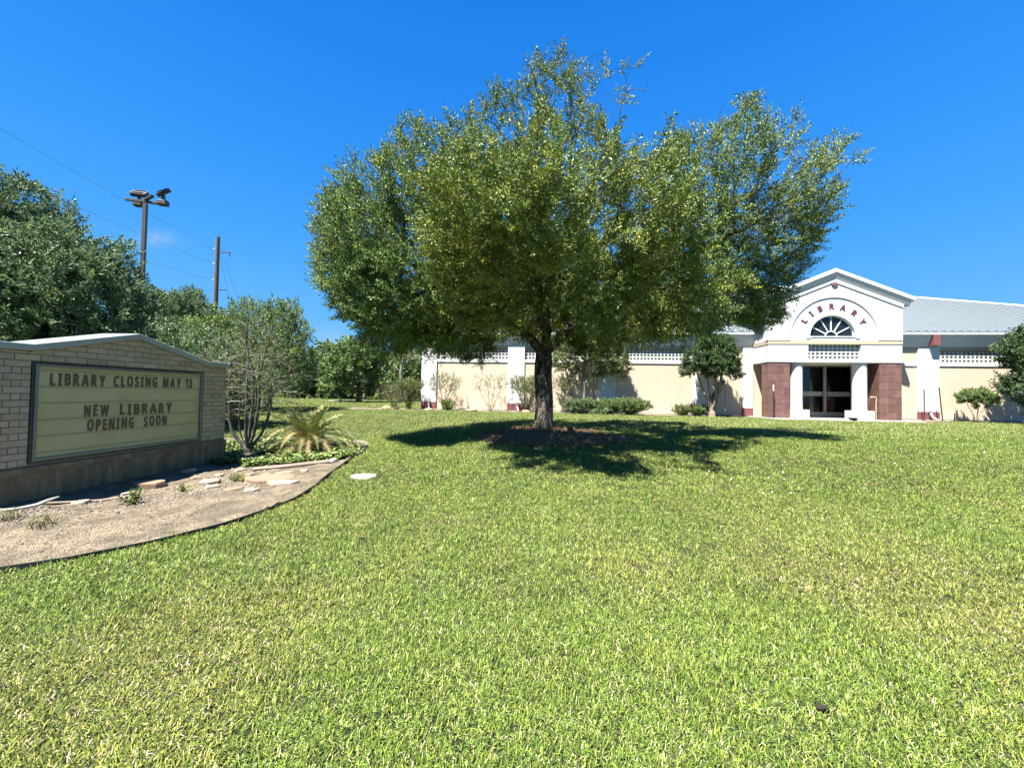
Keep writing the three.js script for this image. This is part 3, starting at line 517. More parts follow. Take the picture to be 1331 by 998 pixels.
function grow({ paths, lobes, nAttr = 1500, step = 0.25, kill = 0.4, seed = 1, jitter = 0.25, lift = 0.05, tipR = 0.006, baseR = 0.2, maxNodes = 7000, shell = 0.5 }) {
  const r = rng(seed), N = [];                      // nodes: {x,y,z,p}
  const add = (x, y, z, p) => (N.push({ x, y, z, p, kids: [] }), p >= 0 && N[p].kids.push(N.length - 1), N.length - 1);
  for (const path of paths) {
    let last = -1;
    if (N.length) { let bd = 1e9; N.forEach((n, i) => { const d = (n.x - path[0][0]) ** 2 + (n.y - path[0][1]) ** 2 + (n.z - path[0][2]) ** 2; if (d < bd) { bd = d; last = i; } }); } else last = add(...path[0], -1);
    const c = new THREE.CatmullRomCurve3([V3([N[last].x, N[last].y, N[last].z]), ...path.slice(1).map(V3)]), L = c.getLength(), m = Math.max(1, Math.round(L / step));
    const pts = c.getSpacedPoints(m); for (let i = 1; i <= m; i++) last = add(pts[i].x, pts[i].y, pts[i].z, last);
  }
  const vol = lobes.map((l) => l[3] ** 3 * (l[4] ?? 1)), tot = vol.reduce((a, b) => a + b, 0), A = [];
  lobes.forEach((l, k) => {
    const cnt = Math.round(nAttr * vol[k] / tot);
    for (let i = 0; i < cnt; i++) { let v; do v = new THREE.Vector3(r() * 2 - 1, r() * 2 - 1, r() * 2 - 1); while (v.lengthSq() > 1); v.setLength(Math.pow(v.length(), shell)); A.push({ x: l[0] + v.x * l[3], y: l[1] + v.y * l[3] * (l[5] ?? 1), z: l[2] + v.z * l[3], n: -1, d: 1e9 }); }
  });
  let from = 0, live = A;
  for (let it = 0; it < 400 && live.length && N.length < maxNodes; it++) {
    for (const a of live) for (let i = from; i < N.length; i++) { const n = N[i], d = (n.x - a.x) ** 2 + (n.y - a.y) ** 2 + (n.z - a.z) ** 2; if (d < a.d) { a.d = d; a.n = i; } }
    from = N.length;
    live = live.filter((a) => a.d > kill * kill);
    const pull = new Map();
    for (const a of live) { const n = N[a.n], k = 1 / Math.sqrt(a.d); let q = pull.get(a.n); if (!q) pull.set(a.n, q = [0, 0, 0]); q[0] += (a.x - n.x) * k; q[1] += (a.y - n.y) * k; q[2] += (a.z - n.z) * k; }
    if (!pull.size) break;
    for (const [i, q] of pull) {
      const n = N[i]; let l = Math.hypot(...q) || 1; let d = q.map((t) => t / l);
      if (n.p >= 0) { const p = N[n.p]; d = [d[0] + 0.5 * (n.x - p.x) / step, d[1] + 0.5 * (n.y - p.y) / step, d[2] + 0.5 * (n.z - p.z) / step]; }
      d[0] += jitter * (r() - 0.5) * 2; d[1] += jitter * (r() - 0.5) * 2 + lift; d[2] += jitter * (r() - 0.5) * 2; l = Math.hypot(...d) || 1;
      if (n.kids.length < 3) add(n.x + d[0] / l * step, n.y + d[1] / l * step, n.z + d[2] / l * step, i);
      else { n.full = (n.full || 0) + 1; if (n.full > 3) for (const a of live) if (a.n === i) a.d = 0; }
    }
  }
  for (let i = N.length - 1; i >= 0; i--) { const n = N[i]; n.tips = n.kids.length ? n.kids.reduce((s, k) => s + N[k].tips, 0) : 1; }
  const e = Math.log(baseR / tipR) / Math.log(Math.max(2, N[0].tips)); N.forEach((n) => n.r = tipR * Math.pow(n.tips, e));
  return N;
}
// tubes along the skeleton: trunk, limbs one by one, the twigs joined
function woodOf(N, root, mat, { twigMat = mat, limbR = 0.05, minR = 0.002, flare = 1.5, flareH = 0.5, cut = 1e9 } = {}) {
  const twigs = [], chains = [[0, -1]];
  while (chains.length) {
    let [i, from] = chains.pop(); const pts = [], rad = []; const start = i;
    if (from >= 0) { pts.push([N[from].x, N[from].y, N[from].z]); rad.push(Math.min(N[from].r, N[i].r * 1.15)); }
    for (;;) {
      const n = N[i]; pts.push([n.x, n.y, n.z]); rad.push(Math.max(minR, n.r) * (from < 0 ? 1 + (flare - 1) * Math.exp(-Math.max(0, n.y - N[0].y) / flareH * 2) : 1));
      if (!n.kids.length) break;
      const k = [...n.kids].sort((a, b) => N[b].tips - N[a].tips); for (const q of k.slice(1)) chains.push([q, i]); i = k[0];
    }
    if (pts.length < 2) continue;
    const r0 = rad[0]; rad[rad.length - 1] *= 0.4;
    const g = tube(pts, rad, r0 > 0.1 ? 12 : r0 > 0.03 ? 7 : r0 > 0.012 ? 4 : 3);
    if (from < 0) mesh('trunk', g, mat, root); else if (r0 > limbR) mesh('limb', g, mat, root); else twigs.push(g);
  }
  if (twigs.length) mesh('twigs', twigs, twigMat, root, 'stuff');
}
const qUp = new THREE.Vector3(0, 1, 0);
function leavesOf(N, root, { geos, mats, per = 3, maxR = 0.03, size = 1, seed = 2, tint, out = 0.6, up = 0.25, jit = 0.15, keep = 1, more, gate, minY = -9, split = 0.62, name = 'crown' }) {
  const r = rng(seed), lists = geos.map(() => mats.map(() => []));
  const c = N.reduce((s, n) => [s[0] + n.x / N.length, s[1] + n.y / N.length, s[2] + n.z / N.length], [0, 0, 0]);
  for (const n of N) {
    if (n.r > maxR || n.p < 0) continue;
    const p = N[n.p]; let d = new THREE.Vector3(n.x - p.x, n.y - p.y, n.z - p.z).normalize(); const o = new THREE.Vector3(n.x - c[0], n.y - c[1], n.z - c[2]).normalize();
    if (n.y < minY || (gate && gate(n, r))) continue;
    const cnt = (n.kids.length ? per : per + 1) + (more ? more(n) : 0);
    for (let k = 0; k < cnt; k++) {
      if (r() > keep) continue;
      const q = d.clone().multiplyScalar(0.8).addScaledVector(o, out * r()).add(new THREE.Vector3(r() - 0.5, r() - 0.5 + up, r() - 0.5).multiplyScalar(1.5)).normalize();
      const m = new THREE.Matrix4().compose(new THREE.Vector3(n.x + (r() - 0.5) * jit, n.y + (r() - 0.5) * jit, n.z + (r() - 0.5) * jit), new THREE.Quaternion().setFromUnitVectors(qUp, q).multiply(new THREE.Quaternion().setFromAxisAngle(qUp, r() * 6.28)), new THREE.Vector3(1, 1, 1).multiplyScalar(size * (0.7 + 0.6 * r())));
      lists[Math.floor(r() * geos.length)][mats.length === 1 || r() < split ? 0 : 1].push({ m, c: tint(r, n) });
    }
  }
  lists.forEach((l, g) => l.forEach((items, k) => items.length && instanced(name, geos[g], mats[k], items, root)));
  return lists.flat().reduce((s, l) => s + l.length, 0);
}
const rel = (base, l) => l.map((p) => [p[0] - base[0], p[1] - base[1], p[2] - base[2], ...p.slice(3)]);
const tintOf = (a, b, c, pc = 0.1) => (r) => { const t = r(), k = 0.75 + 0.5 * r(); const q = r() < pc ? c : mix3(a, b, t); return q.map((v) => v * k); };

// ── the big live oak on the lawn ──
{
  const base = [TREE[0], G(...TREE) - 0.06, TREE[1]];
  const T = thing('oak_tree', 'large spreading live oak with dark trunk shading the middle of the lawn', 'tree', base);
  const lobes = rel(base, [[-3.9, 6.0, -10.5, 1.15, 0.7], [-4.0, 4.5, -10.2, 1.05], [-2.7, 4.0, -9.2, 1.25], [-2.1, 6.5, -9.2, 1.3, 0.8], [-0.4, 4.9, -7.6, 1.4], [-0.6, 6.9, -8.6, 1.2, 0.6], [1.2, 8.0, -9.0, 0.7, 0.45], [2.2, 8.9, -9.5, 0.65, 0.45], [2.5, 7.7, -10.0, 0.9, 0.45], [0.8, 5.5, -7.7, 1.5], [2.4, 5.2, -7.9, 1.3], [3.9, 6.0, -8.5, 1.2, 0.8], [5.2, 7.3, -9.0, 0.85, 0.6], [6.6, 7.6, -9.9, 0.65, 0.6], [7.6, 7.6, -10.4, 0.5, 0.6], [7.8, 6.5, -11.0, 0.75, 0.7], [6.2, 5.6, -10.0, 1.4, 0.8], [6.3, 4.4, -10.5, 0.95], [3.9, 4.3, -9.0, 1.3], [1.7, 4.25, -8.4, 1.2], [-0.5, 4.2, -8.5, 1.2], [-2.3, 3.8, -11.0, 1.0], [0.8, 5.0, -13.0, 1.6, 0.4], [-1.8, 5.4, -12.8, 1.6, 0.4], [3.5, 5.6, -13.1, 1.7, 0.35], [4.7, 4.6, -12.8, 1.3, 0.6], [0.6, 4.5, -6.3, 1.0], [-0.8, 4.7, -6.1, 0.8], [1.9, 4.8, -6.0, 0.8], [0.7, 4.9, -5.5, 0.7], [-3.3, 5.2, -8.8, 1.1], [6.9, 6.5, -8.8, 0.85, 0.7], [-3.3, 3.35, -10.4, 0.85, 1.2], [-1.7, 3.3, -9.8, 0.85, 1.2], [2.9, 3.6, -9.8, 0.85, 1.2], [4.8, 3.95, -10.4, 0.8], [-1.2, 3.5, -12.6, 0.9, 0.8], [2.6, 3.7, -13, 0.9, 0.8], [1.0, 4.0, -11.3, 1.1], [-4.3, 7.7, -10.5, 0.42, 1.6], [-3.4, 7.5, -10.0, 0.42, 1.6], [-2.4, 7.8, -9.5, 0.42, 1.6], [-5.0, 6.7, -10.5, 0.42, 1.6], [-5.2, 5.0, -10.5, 0.42, 1.6], [-5.0, 5.8, -10.3, 0.42, 1.6], [-1.3, 7.6, -9.0, 0.42, 1.6], [-0.3, 8.3, -9.0, 0.42, 1.6], [0.6, 8.9, -9.0, 0.42, 1.6], [1.1, 9.0, -9.0, 0.42, 1.6], [2.2, 9.8, -9.5, 0.42, 1.6], [2.9, 9.3, -9.5, 0.42, 1.6], [5.3, 8.6, -9.5, 0.42, 1.6], [6.0, 8.8, -9.7, 0.42, 1.6], [7.2, 8.5, -10.0, 0.42, 1.6], [8.3, 8.0, -10.5, 0.42, 1.6], [8.9, 8.5, -10.5, 0.42, 1.6], [9.2, 7.6, -11.0, 0.42, 1.6], [8.6, 6.3, -11.0, 0.42, 1.6], [7.7, 5.4, -11.0, 0.42, 1.6], [7.2, 3.9, -11.0, 0.42, 1.6], [3.9, 7.5, -9.3, 0.42, 1.6], [4.2, 7.0, -9.0, 0.42, 1.6]]);
  const paths = [[[0, 0, 0], [0.02, 0.8, 0.02], [-0.03, 1.7, 0.02], [0, 2.25, 0]],
    [[0, 2.25, 0], [-0.75, 3.0, 0.4], [-1.9, 3.7, 1.0], [-3.2, 4.2, 1.4]], [[0, 2.25, 0], [0.75, 3.1, 0.2], [1.9, 3.9, 0.7], [3.2, 4.6, 1.3], [4.6, 5.3, 1.7]], [[0, 2.25, 0], [0.05, 3.2, 0.5], [0.2, 4.4, 1.4], [0.6, 5.8, 2.0]],
    [[0, 2.25, 0], [0.25, 3.2, -0.5], [0.7, 4.3, -1.2]], [[-0.3, 2.6, 0.1], [-0.8, 3.6, -0.3], [-2.0, 4.9, -0.6]], [[0.4, 2.7, 0.1], [1.2, 3.2, 1.4], [2.2, 3.6, 2.6]], [[0.05, 2.9, 0.3], [-0.3, 3.2, 1.8], [-0.4, 3.5, 3.2]]];
  const N = grow({ paths, lobes, nAttr: 12500, step: 0.17, kill: 0.22, seed: 7, baseR: 0.265, tipR: 0.0035, maxNodes: 26000, jitter: 0.3, shell: 0.6 });
  woodOf(N, T, M.bark, { limbR: 0.045, flare: 1.25, flareH: 0.5 });
  const cols = [[1, 1, 1], [0.85, 1, 0.8], [1.1, 1.05, 0.8], [0.75, 0.85, 0.75], [1.25, 1.15, 0.7]];
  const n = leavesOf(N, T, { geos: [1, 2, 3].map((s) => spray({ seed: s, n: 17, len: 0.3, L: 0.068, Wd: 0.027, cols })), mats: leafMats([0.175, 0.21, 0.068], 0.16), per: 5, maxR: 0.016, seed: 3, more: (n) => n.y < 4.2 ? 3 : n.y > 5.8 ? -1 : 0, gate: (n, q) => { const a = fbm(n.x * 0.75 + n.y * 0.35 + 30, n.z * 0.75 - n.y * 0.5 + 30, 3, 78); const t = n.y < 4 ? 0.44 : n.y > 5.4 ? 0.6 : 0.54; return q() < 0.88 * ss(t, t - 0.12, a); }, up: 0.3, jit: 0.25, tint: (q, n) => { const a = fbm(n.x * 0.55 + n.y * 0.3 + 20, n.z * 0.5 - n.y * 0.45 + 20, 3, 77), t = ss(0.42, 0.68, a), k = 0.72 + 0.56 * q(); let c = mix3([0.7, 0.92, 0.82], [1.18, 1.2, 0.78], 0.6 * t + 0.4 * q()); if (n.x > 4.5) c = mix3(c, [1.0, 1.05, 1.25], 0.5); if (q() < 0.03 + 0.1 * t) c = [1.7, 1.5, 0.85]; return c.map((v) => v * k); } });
  console.log('oak', N.length, n);
}
// trees of a kind share leaf shapes
const bigLeaf = [11, 12].map((s) => spray({ seed: s, n: 12, len: 0.5, L: 0.15, Wd: 0.075, cols: [[1, 1, 1], [0.85, 0.95, 0.85], [1.15, 1.1, 0.85], [0.7, 0.8, 0.7]], twig: false }));
const midLeaf = [21, 22].map((s) => spray({ seed: s, n: 14, len: 0.34, L: 0.09, Wd: 0.042, cols: [[1, 1, 1], [0.85, 0.95, 0.85], [1.15, 1.1, 0.85], [0.75, 0.85, 0.75]] }));
const farLeaf = [31, 32].map((s) => spray({ seed: s, n: 12, len: 1.0, L: 0.36, Wd: 0.2, cols: [[1, 1, 1], [0.85, 0.95, 0.85], [1.15, 1.1, 0.85], [0.7, 0.8, 0.7]], twig: false }));
const darkLeaf = leafMats([0.125, 0.18, 0.09]), midGreen = leafMats([0.135, 0.19, 0.06]), oliveLeaf = leafMats([0.14, 0.17, 0.055]), paleLeaf = leafMats([0.19, 0.25, 0.065]);
function tree(name, label, category, base, { lobes, paths, g = {}, w = {}, leaf, wood = M.bark, group }) {
  const T = thing(name, label, category, base, 0, group);
  const N = grow({ paths, lobes, ...g }); woodOf(N, T, wood, w); if (leaf) leavesOf(N, T, leaf); return T;
}
function crownLobes(w, y0, y1, seed, n = 9) {     // an uneven crown about the trunk
  const r = rng(seed), out = [[0, (y0 + y1) / 2, 0, (y1 - y0) * 0.36]];
  for (let i = 0; i < n; i++) { const a = i * 2.399 + r(), h = (i + 0.5) / n, k = Math.sin(Math.PI * (0.2 + 0.72 * h)); out.push([Math.cos(a) * w * 0.62 * k * (0.8 + 0.4 * r()), lerp(y0 + 0.12 * (y1 - y0), y1 - 0.17 * (y1 - y0), h), Math.sin(a) * w * 0.62 * k, w * (0.26 + 0.16 * r())]); }
  return out;
}
const green = tintOf([0.75, 0.9, 0.8], [1.15, 1.1, 0.95], [1.5, 1.3, 0.8], 0.06);
// the tree mass behind the sign
const leftOaks = [
  ['tall dense oak with dark crown, leftmost behind the brick sign', [-18.6, -12.6], 4.4, 1.0, 9.3, 3],
  ['broad oak whose crown slopes down to the parking lamp pole behind the sign', [-14.9, -12.9], 2.5, 0.9, 7.0, 4],
  ['low bushy oak filling the gap above the sign gable', [-11.4, -13.6], 2.3, 0.4, 3.3, 5]];
for (const [label, [x, z], w, y0, y1, seed] of leftOaks) tree('oak_tree', label, 'tree', [x, G(x, z), z], { lobes: crownLobes(w, y0, y1, seed, 12), paths: [[[0, -0.1, 0], [0.1, y1 * 0.2, 0], [0, y1 * 0.3, 0.1]]], g: { nAttr: 2600 * w / 3.2, step: 0.24, kill: 0.32, seed, baseR: 0.2, tipR: 0.006, maxNodes: 9000 }, w: { limbR: 0.07 }, leaf: { geos: midLeaf, mats: darkLeaf, per: 4, maxR: 0.03, size: 1.35, seed: seed + 30, jit: 0.3, tint: green } });
const mids = [
  ['dark_tree', 'dark round evergreen tree just right of the parking lamp pole', [-21.8, -25], 2.9, 0.6, 8.1, 6, darkLeaf],
  ['pale_tree', 'pale green bushy tree at the foot of the utility pole', [-15.9, -20], 2.5, 0.4, 4.6, 7, paleLeaf],
  ['oak_tree', 'open oak with airy layered crown behind the dead shrub', [-13.0, -20.5], 2.9, 1.5, 6.0, 8, midGreen]];
for (const [name, label, [x, z], w, y0, y1, seed, mats] of mids) tree(name, label, 'tree', [x, G(x, z), z], { lobes: crownLobes(w, y0, y1, seed, 11), paths: [[[0, -0.1, 0], [0.1, y1 * 0.2, 0], [0, y1 * 0.32, 0.1]]], g: { nAttr: 1700, step: 0.27, kill: 0.35, seed, baseR: 0.16, tipR: 0.006, maxNodes: 4500 }, w: { limbR: 0.06 }, leaf: { geos: midLeaf, mats, per: seed === 8 ? 2 : 5, maxR: 0.03, size: 1.5, seed: seed + 30, jit: 0.3, tint: green } });
// the meadow's far edge
const fars = [
  ['oak_tree', 'round oak standing alone on the far meadow with a slim dark trunk', [-14.4, -36.5], 3.0, 1.5, 5.5, 9, midGreen],
  ['round_tree', 'mid green round tree behind and left of the lone meadow oak', [-20.2, -48], 3.8, 0.5, 5.7, 10, midGreen],
  ['dark_tree', 'dark spreading tree at the far end of the meadow behind the telephone line', [-27.5, -52], 5.2, 0.4, 5.0, 11, darkLeaf],
  ['dark_tree', 'dark tree half hidden behind the dead shrub at the meadow edge', [-36, -54], 5.4, 0.4, 7.6, 12, darkLeaf],
  ['young_tree', 'bright yellow green young tree left of the lone meadow oak trunk', [-15.6, -35.2], 0.85, 0.35, 2.5, 13, paleLeaf],
  ['round_tree', 'rounded tree seen beside the white left corner of the library', [-11.6, -44], 2.9, 0.4, 5.2, 14, midGreen]];
for (const [name, label, [x, z], w, y0, y1, seed, mats] of fars) tree(name, label, 'tree', [x, G(x, z), z], { lobes: crownLobes(w, y0, y1, seed, 10), paths: [[[0, -0.1, 0], [0.1, y1 * 0.18, 0], [0, y1 * 0.28, 0.1]]], g: { nAttr: 600, step: 0.4, kill: 0.6, seed, baseR: seed === 13 ? 0.05 : 0.24, tipR: 0.012, maxNodes: 2500 }, w: { limbR: 0.08 }, leaf: { geos: seed === 13 ? midLeaf : farLeaf, mats, per: 4, maxR: 0.06, size: seed === 13 ? 0.8 : 0.9, seed: seed + 30, jit: 0.5, tint: green } });
{ // sparse tree behind the library corner
  const b = [-11.2, G(-11.2, -39), -39];
  tree('bare_tree', 'thin half bare tree with fine branches above the library corner', 'tree', b, { lobes: [[-0.6, 5.0, 0, 1.6], [0.8, 5.6, 0, 1.5], [-1.4, 4.2, 0.3, 1.0], [1.8, 4.6, 0, 1.0]], paths: [[[0, -0.1, 0], [0.1, 1.6, 0], [0, 2.8, 0]]], g: { nAttr: 420, step: 0.25, kill: 0.32, seed: 15, baseR: 0.16, tipR: 0.012 }, wood: M.barkGrey, leaf: { geos: midLeaf, mats: midGreen, per: 1, keep: 0.22, maxR: 0.03, size: 1.1, seed: 45, tint: green } });
}
{ // far treeline: two grown kinds, set out in a row
  const proto = [16, 17].map((seed) => { const g = new THREE.Group(); const N = grow({ paths: [[[0, -0.1, 0], [0, 1.5, 0]]], lobes: crownLobes(4.4, 0.3, 7.4, seed, 10), nAttr: 420, step: 0.5, kill: 0.75, seed, baseR: 0.24, tipR: 0.015, maxNodes: 1500 }); woodOf(N, g, M.bark, { limbR: 9 }); leavesOf(N, g, { geos: farLeaf, mats: darkLeaf, per: 3, maxR: 0.08, size: 1.25, seed: seed + 30, jit: 0.7, tint: green }); return g; });
  const r = rng(18);
  for (let i = 0; i < 17; i++) {
    const x = -92 + i * 5.3 + r() * 2, z = -66 - 10 * r() + (i > 13 ? 6 : 0), c = proto[i % 2].clone();
    c.name = numbered('treeline_tree'); c.position.set(x, G(x, z) - 0.2, z); c.rotation.y = r() * 6; c.scale.setScalar(0.85 + 0.4 * r());
    c.userData = { label: 'dark tree in the distant row that closes the meadow', category: 'tree', group: 'trees of the distant row' }; scene.add(c);
  }
  const items = []; const rr = rng(19);
  for (let i = 0; i < 900; i++) { const x = lerp(-75, -9, rr()), z = -46 - 14 * rr() - Math.max(0, -30 - x) * 0.1, s = 0.6 + 0.9 * rr(); items.push({ m: new THREE.Matrix4().compose(new THREE.Vector3(x, G(x, z) - 0.1, z), new THREE.Quaternion().setFromEuler(new THREE.Euler((rr() - 0.5) * 1.6, rr() * 6, (rr() - 0.5) * 1.6)), new THREE.Vector3(s, s * 0.8, s)), c: mix3([0.8, 0.9, 0.7], [1.5, 1.35, 0.7], rr()) }); }
  const u = instanced('undergrowth', farLeaf[0], midGreen[0], items, scene); tag(u, 'rough undergrowth along the far edge of the meadow', 'undergrowth');
}

// ───────────────────────── plants by the library wall ─────────────────────────
const glossy = [41, 42].map((s) => spray({ seed: s, n: 13, len: 0.2, L: 0.085, Wd: 0.042, cols: [[1, 1, 1], [0.85, 0.95, 0.85], [1.2, 1.1, 0.85], [0.75, 0.85, 0.75]] }));
const smallLeaf = [51, 52].map((s) => spray({ seed: s, n: 12, len: 0.16, L: 0.045, Wd: 0.02, cols: [[1, 1, 1], [0.85, 0.95, 0.85], [1.2, 1.1, 0.8], [0.9, 0.7, 0.5]] }));
const atWall = (u, v) => { const [x, , z] = toWorld(u, 0, v); return [x, G(x, z), z]; };
const stems = (list, y) => list.map(([x, z, k], i) => [[0, -0.05, 0], [x * 0.35, y * 0.4, z * 0.35], [x, y * (k ?? 1), z]].map((p, j) => j === 0 && i === 0 ? [0, -0.08, 0] : p));
function shrub(name, label, category, u, v, { spread, h, lob, y0 = 0.5, seed, nAttr = 300, leaf, wood = M.barkGrey, baseR = 0.03, tipR = 0.003, step = 0.09, kill = 0.13, group }) {
  const r = rng(seed), st = Array.from({ length: lob ?? 6 }, (_, i) => [Math.cos(i * 2.4) * spread * (0.35 + 0.4 * r()), Math.sin(i * 2.4) * spread * (0.2 + 0.35 * r()), 0.8 + 0.4 * r()]);
  const lobes = st.map(([x, z, k]) => [x * 1.15, h * (y0 + 0.3 * (k - 0.6)), z * 1.1, Math.min(spread * 0.5, h * 0.34)]);
  return tree(name, label, category, atWall(u, v), { lobes, paths: stems(st, h * y0 * 0.8), g: { nAttr, step, kill, seed, baseR, tipR, maxNodes: 3000 }, w: { limbR: 0.02, minR: tipR }, leaf: leaf && { seed: seed + 60, maxR: 0.02, jit: 0.08, tint: green, ...leaf }, wood, group });
}
shrub('brown_shrub', 'half dry brown shrub past the left corner of the library', 'shrub', -2.2, -1.0, { spread: 1.0, h: 1.5, y0: 0.55, lob: 9, seed: 101, nAttr: 500, leaf: { geos: smallLeaf, mats: leafMats([0.11, 0.1, 0.04]), per: 1, keep: 0.8, size: 1.1 } });
shrub('green_shrub', 'upright green shrub at the left corner pilaster of the library', 'shrub', -0.45, 0.9, { spread: 0.65, h: 1.9, y0: 0.6, lob: 8, seed: 102, nAttr: 420, leaf: { geos: smallLeaf, mats: midGreen, per: 2, size: 1.2 } });
shrub('leggy_shrub', 'leggy leafy shrub with pale stems against the first peach panel', 'shrub', 1.75, 1.1, { spread: 0.95, h: 2.05, y0: 0.66, lob: 7, seed: 103, nAttr: 330, leaf: { geos: smallLeaf, mats: oliveLeaf, per: 1, keep: 0.75, size: 1.2 }, wood: M.deadWood });
shrub('leggy_shrub', 'sparse nearly leafless shrub with twisted stems in the first bay', 'shrub', 4.5, 1.1, { spread: 0.95, h: 2.15, y0: 0.64, lob: 7, seed: 104, nAttr: 260, leaf: { geos: smallLeaf, mats: oliveLeaf, per: 1, keep: 0.32, size: 1.1 }, wood: M.deadWood });
shrub('green_shrub', 'tall loose green shrub seen just left of the big oak trunk', 'shrub', 6.6, 1.1, { spread: 0.9, h: 2.25, y0: 0.55, lob: 9, seed: 105, nAttr: 480, leaf: { geos: smallLeaf, mats: oliveLeaf, per: 2, keep: 0.8, size: 1.3 } });
shrub('leggy_shrub', 'thin twiggy shrub seen just right of the big oak trunk', 'shrub', 8.7, 1.1, { spread: 0.8, h: 2.4, y0: 0.6, lob: 9, seed: 106, nAttr: 420, leaf: { geos: smallLeaf, mats: oliveLeaf, per: 1, keep: 0.5, size: 1.2 }, wood: M.deadWood });
shrub('low_shrub', 'low dark shrub at the foot of the small shaded wall tree', 'shrub', 9.6, 1.7, { spread: 0.7, h: 0.75, y0: 0.5, lob: 8, seed: 107, nAttr: 320, leaf: { geos: glossy, mats: darkLeaf, per: 2 } });
shrub('low_shrub', 'small yellow green plant at the foot of the first leggy shrub', 'shrub', 2.05, 1.3, { spread: 0.35, h: 0.6, y0: 0.5, lob: 7, seed: 108, nAttr: 130, leaf: { geos: glossy, mats: paleLeaf, per: 2, size: 0.9 } });
shrub('low_shrub', 'low clump of broad leaves left of the multi stem tree base', 'shrub', 15.1, 1.2, { spread: 0.5, h: 0.5, y0: 0.5, lob: 7, seed: 109, nAttr: 130, leaf: { geos: glossy, mats: oliveLeaf, per: 2, size: 1.1 } });
shrub('low_shrub', 'low dark clump touching the multi stem tree base on its left', 'shrub', 15.9, 1.3, { spread: 0.4, h: 0.5, y0: 0.5, lob: 7, seed: 110, nAttr: 120, leaf: { geos: glossy, mats: midGreen, per: 2 } });
shrub('hedge_shrub', 'clipped bright green mounded shrub below the tree shadow on the wall', 'shrub', 12.3, 1.4, { spread: 1.0, h: 0.8, y0: 0.55, lob: 12, seed: 111, nAttr: 700, leaf: { geos: glossy, mats: midGreen, per: 2, size: 0.9 } });
shrub('hedge_shrub', 'second clipped green mound, against the low dark shrub', 'shrub', 11.1, 1.4, { spread: 0.8, h: 0.75, y0: 0.55, lob: 10, seed: 112, nAttr: 500, leaf: { geos: glossy, mats: midGreen, per: 2, size: 0.9 } });
shrub('topiary_shrub', 'small flat topped shrub on bare stems before the right peach panel', 'shrub', 29.5, 1.1, { spread: 0.62, h: 1.3, y0: 0.82, lob: 7, seed: 113, nAttr: 260, leaf: { geos: glossy, mats: midGreen, per: 5, maxR: 0.008, minY: 0.72 }, wood: M.barkTan });
{ // strap leaved clump
  const b = atWall(10.5, 2.0), g = [], r = rng(121);
  for (let i = 0; i < 70; i++) { const a = r() * 6.28, l = 0.35 + 0.4 * r(), o = [(r() - 0.5) * 0.9, 0, (r() - 0.5) * 0.4], pts = [0, 0.35, 0.7, 1].map((t) => [o[0] + Math.cos(a) * l * 0.6 * t * t, l * (t - 0.42 * t * t), o[2] + Math.sin(a) * l * 0.6 * t * t]); g.push(tube(pts, [0.01, 0.013, 0.009, 0.001], 3)); }
  const T = thing('lily_clump', 'clump of arching strap leaves left of the clipped green mounds', 'plant', b); mesh('leaves', g, std({ color: new THREE.Color(0.09, 0.14, 0.05), roughness: 0.6 }), T, 'stuff');
}
tree('small_tree', 'small single trunk tree by the wall under the big oak crown', 'tree', atWall(9.8, 1.05), { lobes: [[0, 3.5, 0.1, 0.75], [-1.2, 3.0, 0, 0.65], [0.9, 3.3, 0.1, 0.75], [1.8, 3.1, 0, 0.65], [1.4, 3.9, 0.1, 0.65], [0.2, 4.2, 0.1, 0.7], [-0.8, 3.8, 0.1, 0.7], [1.1, 2.5, 0, 0.45], [2.2, 2.5, 0, 0.45], [-0.5, 2.7, 0.1, 0.45]], paths: [[[0, -0.1, 0], [0.05, 1.0, 0], [0, 2.2, 0], [0.05, 2.8, 0]]], g: { nAttr: 1500, step: 0.13, kill: 0.18, seed: 131, baseR: 0.09, tipR: 0.004, maxNodes: 4000 }, w: { limbR: 0.03 }, wood: M.barkGrey, leaf: { geos: glossy, mats: oliveLeaf, per: 2, maxR: 0.02, seed: 191, jit: 0.12, size: 1.1, tint: green } });
tree('multi_stem_tree', 'compact round headed tree on five splayed trunks left of the porch', 'tree', atWall(16.5, 1.6), { lobes: [[-0.75, 2.9, 0.1, 0.7], [0.65, 3.0, 0.1, 0.75], [0, 3.5, 0, 0.8], [-0.35, 3.9, 0.1, 0.5], [0.6, 3.8, 0, 0.55], [0, 2.7, 0.4, 0.7], [1.1, 2.5, 0.1, 0.4], [-1.2, 2.5, 0, 0.4], [0.2, 3.0, -0.5, 0.7]], paths: [[[0, -0.1, 0], [0.02, 0.35, 0]], [[0, 0.2, 0], [-0.3, 0.9, 0.1], [-0.65, 1.8, 0.1], [-0.8, 2.3, 0.1]], [[0, 0.3, 0], [-0.1, 1.1, 0], [-0.25, 2.2, 0]], [[0, 0.3, 0], [0.1, 1.0, 0.15], [0.1, 2.2, 0.2]], [[0, 0.2, 0], [0.28, 1.0, 0], [0.5, 2.1, 0]], [[0, 0.25, 0], [0.15, 0.9, -0.2], [0.6, 1.8, -0.2]]], g: { nAttr: 900, step: 0.13, kill: 0.18, seed: 132, baseR: 0.17, tipR: 0.0045, maxNodes: 4500 }, w: { limbR: 0.035, flare: 1.3, flareH: 0.3 }, wood: M.barkTan, leaf: { geos: glossy, mats: leafMats([0.05, 0.095, 0.022]), per: 4, maxR: 0.018, seed: 192, jit: 0.14, size: 1.2, tint: green } });
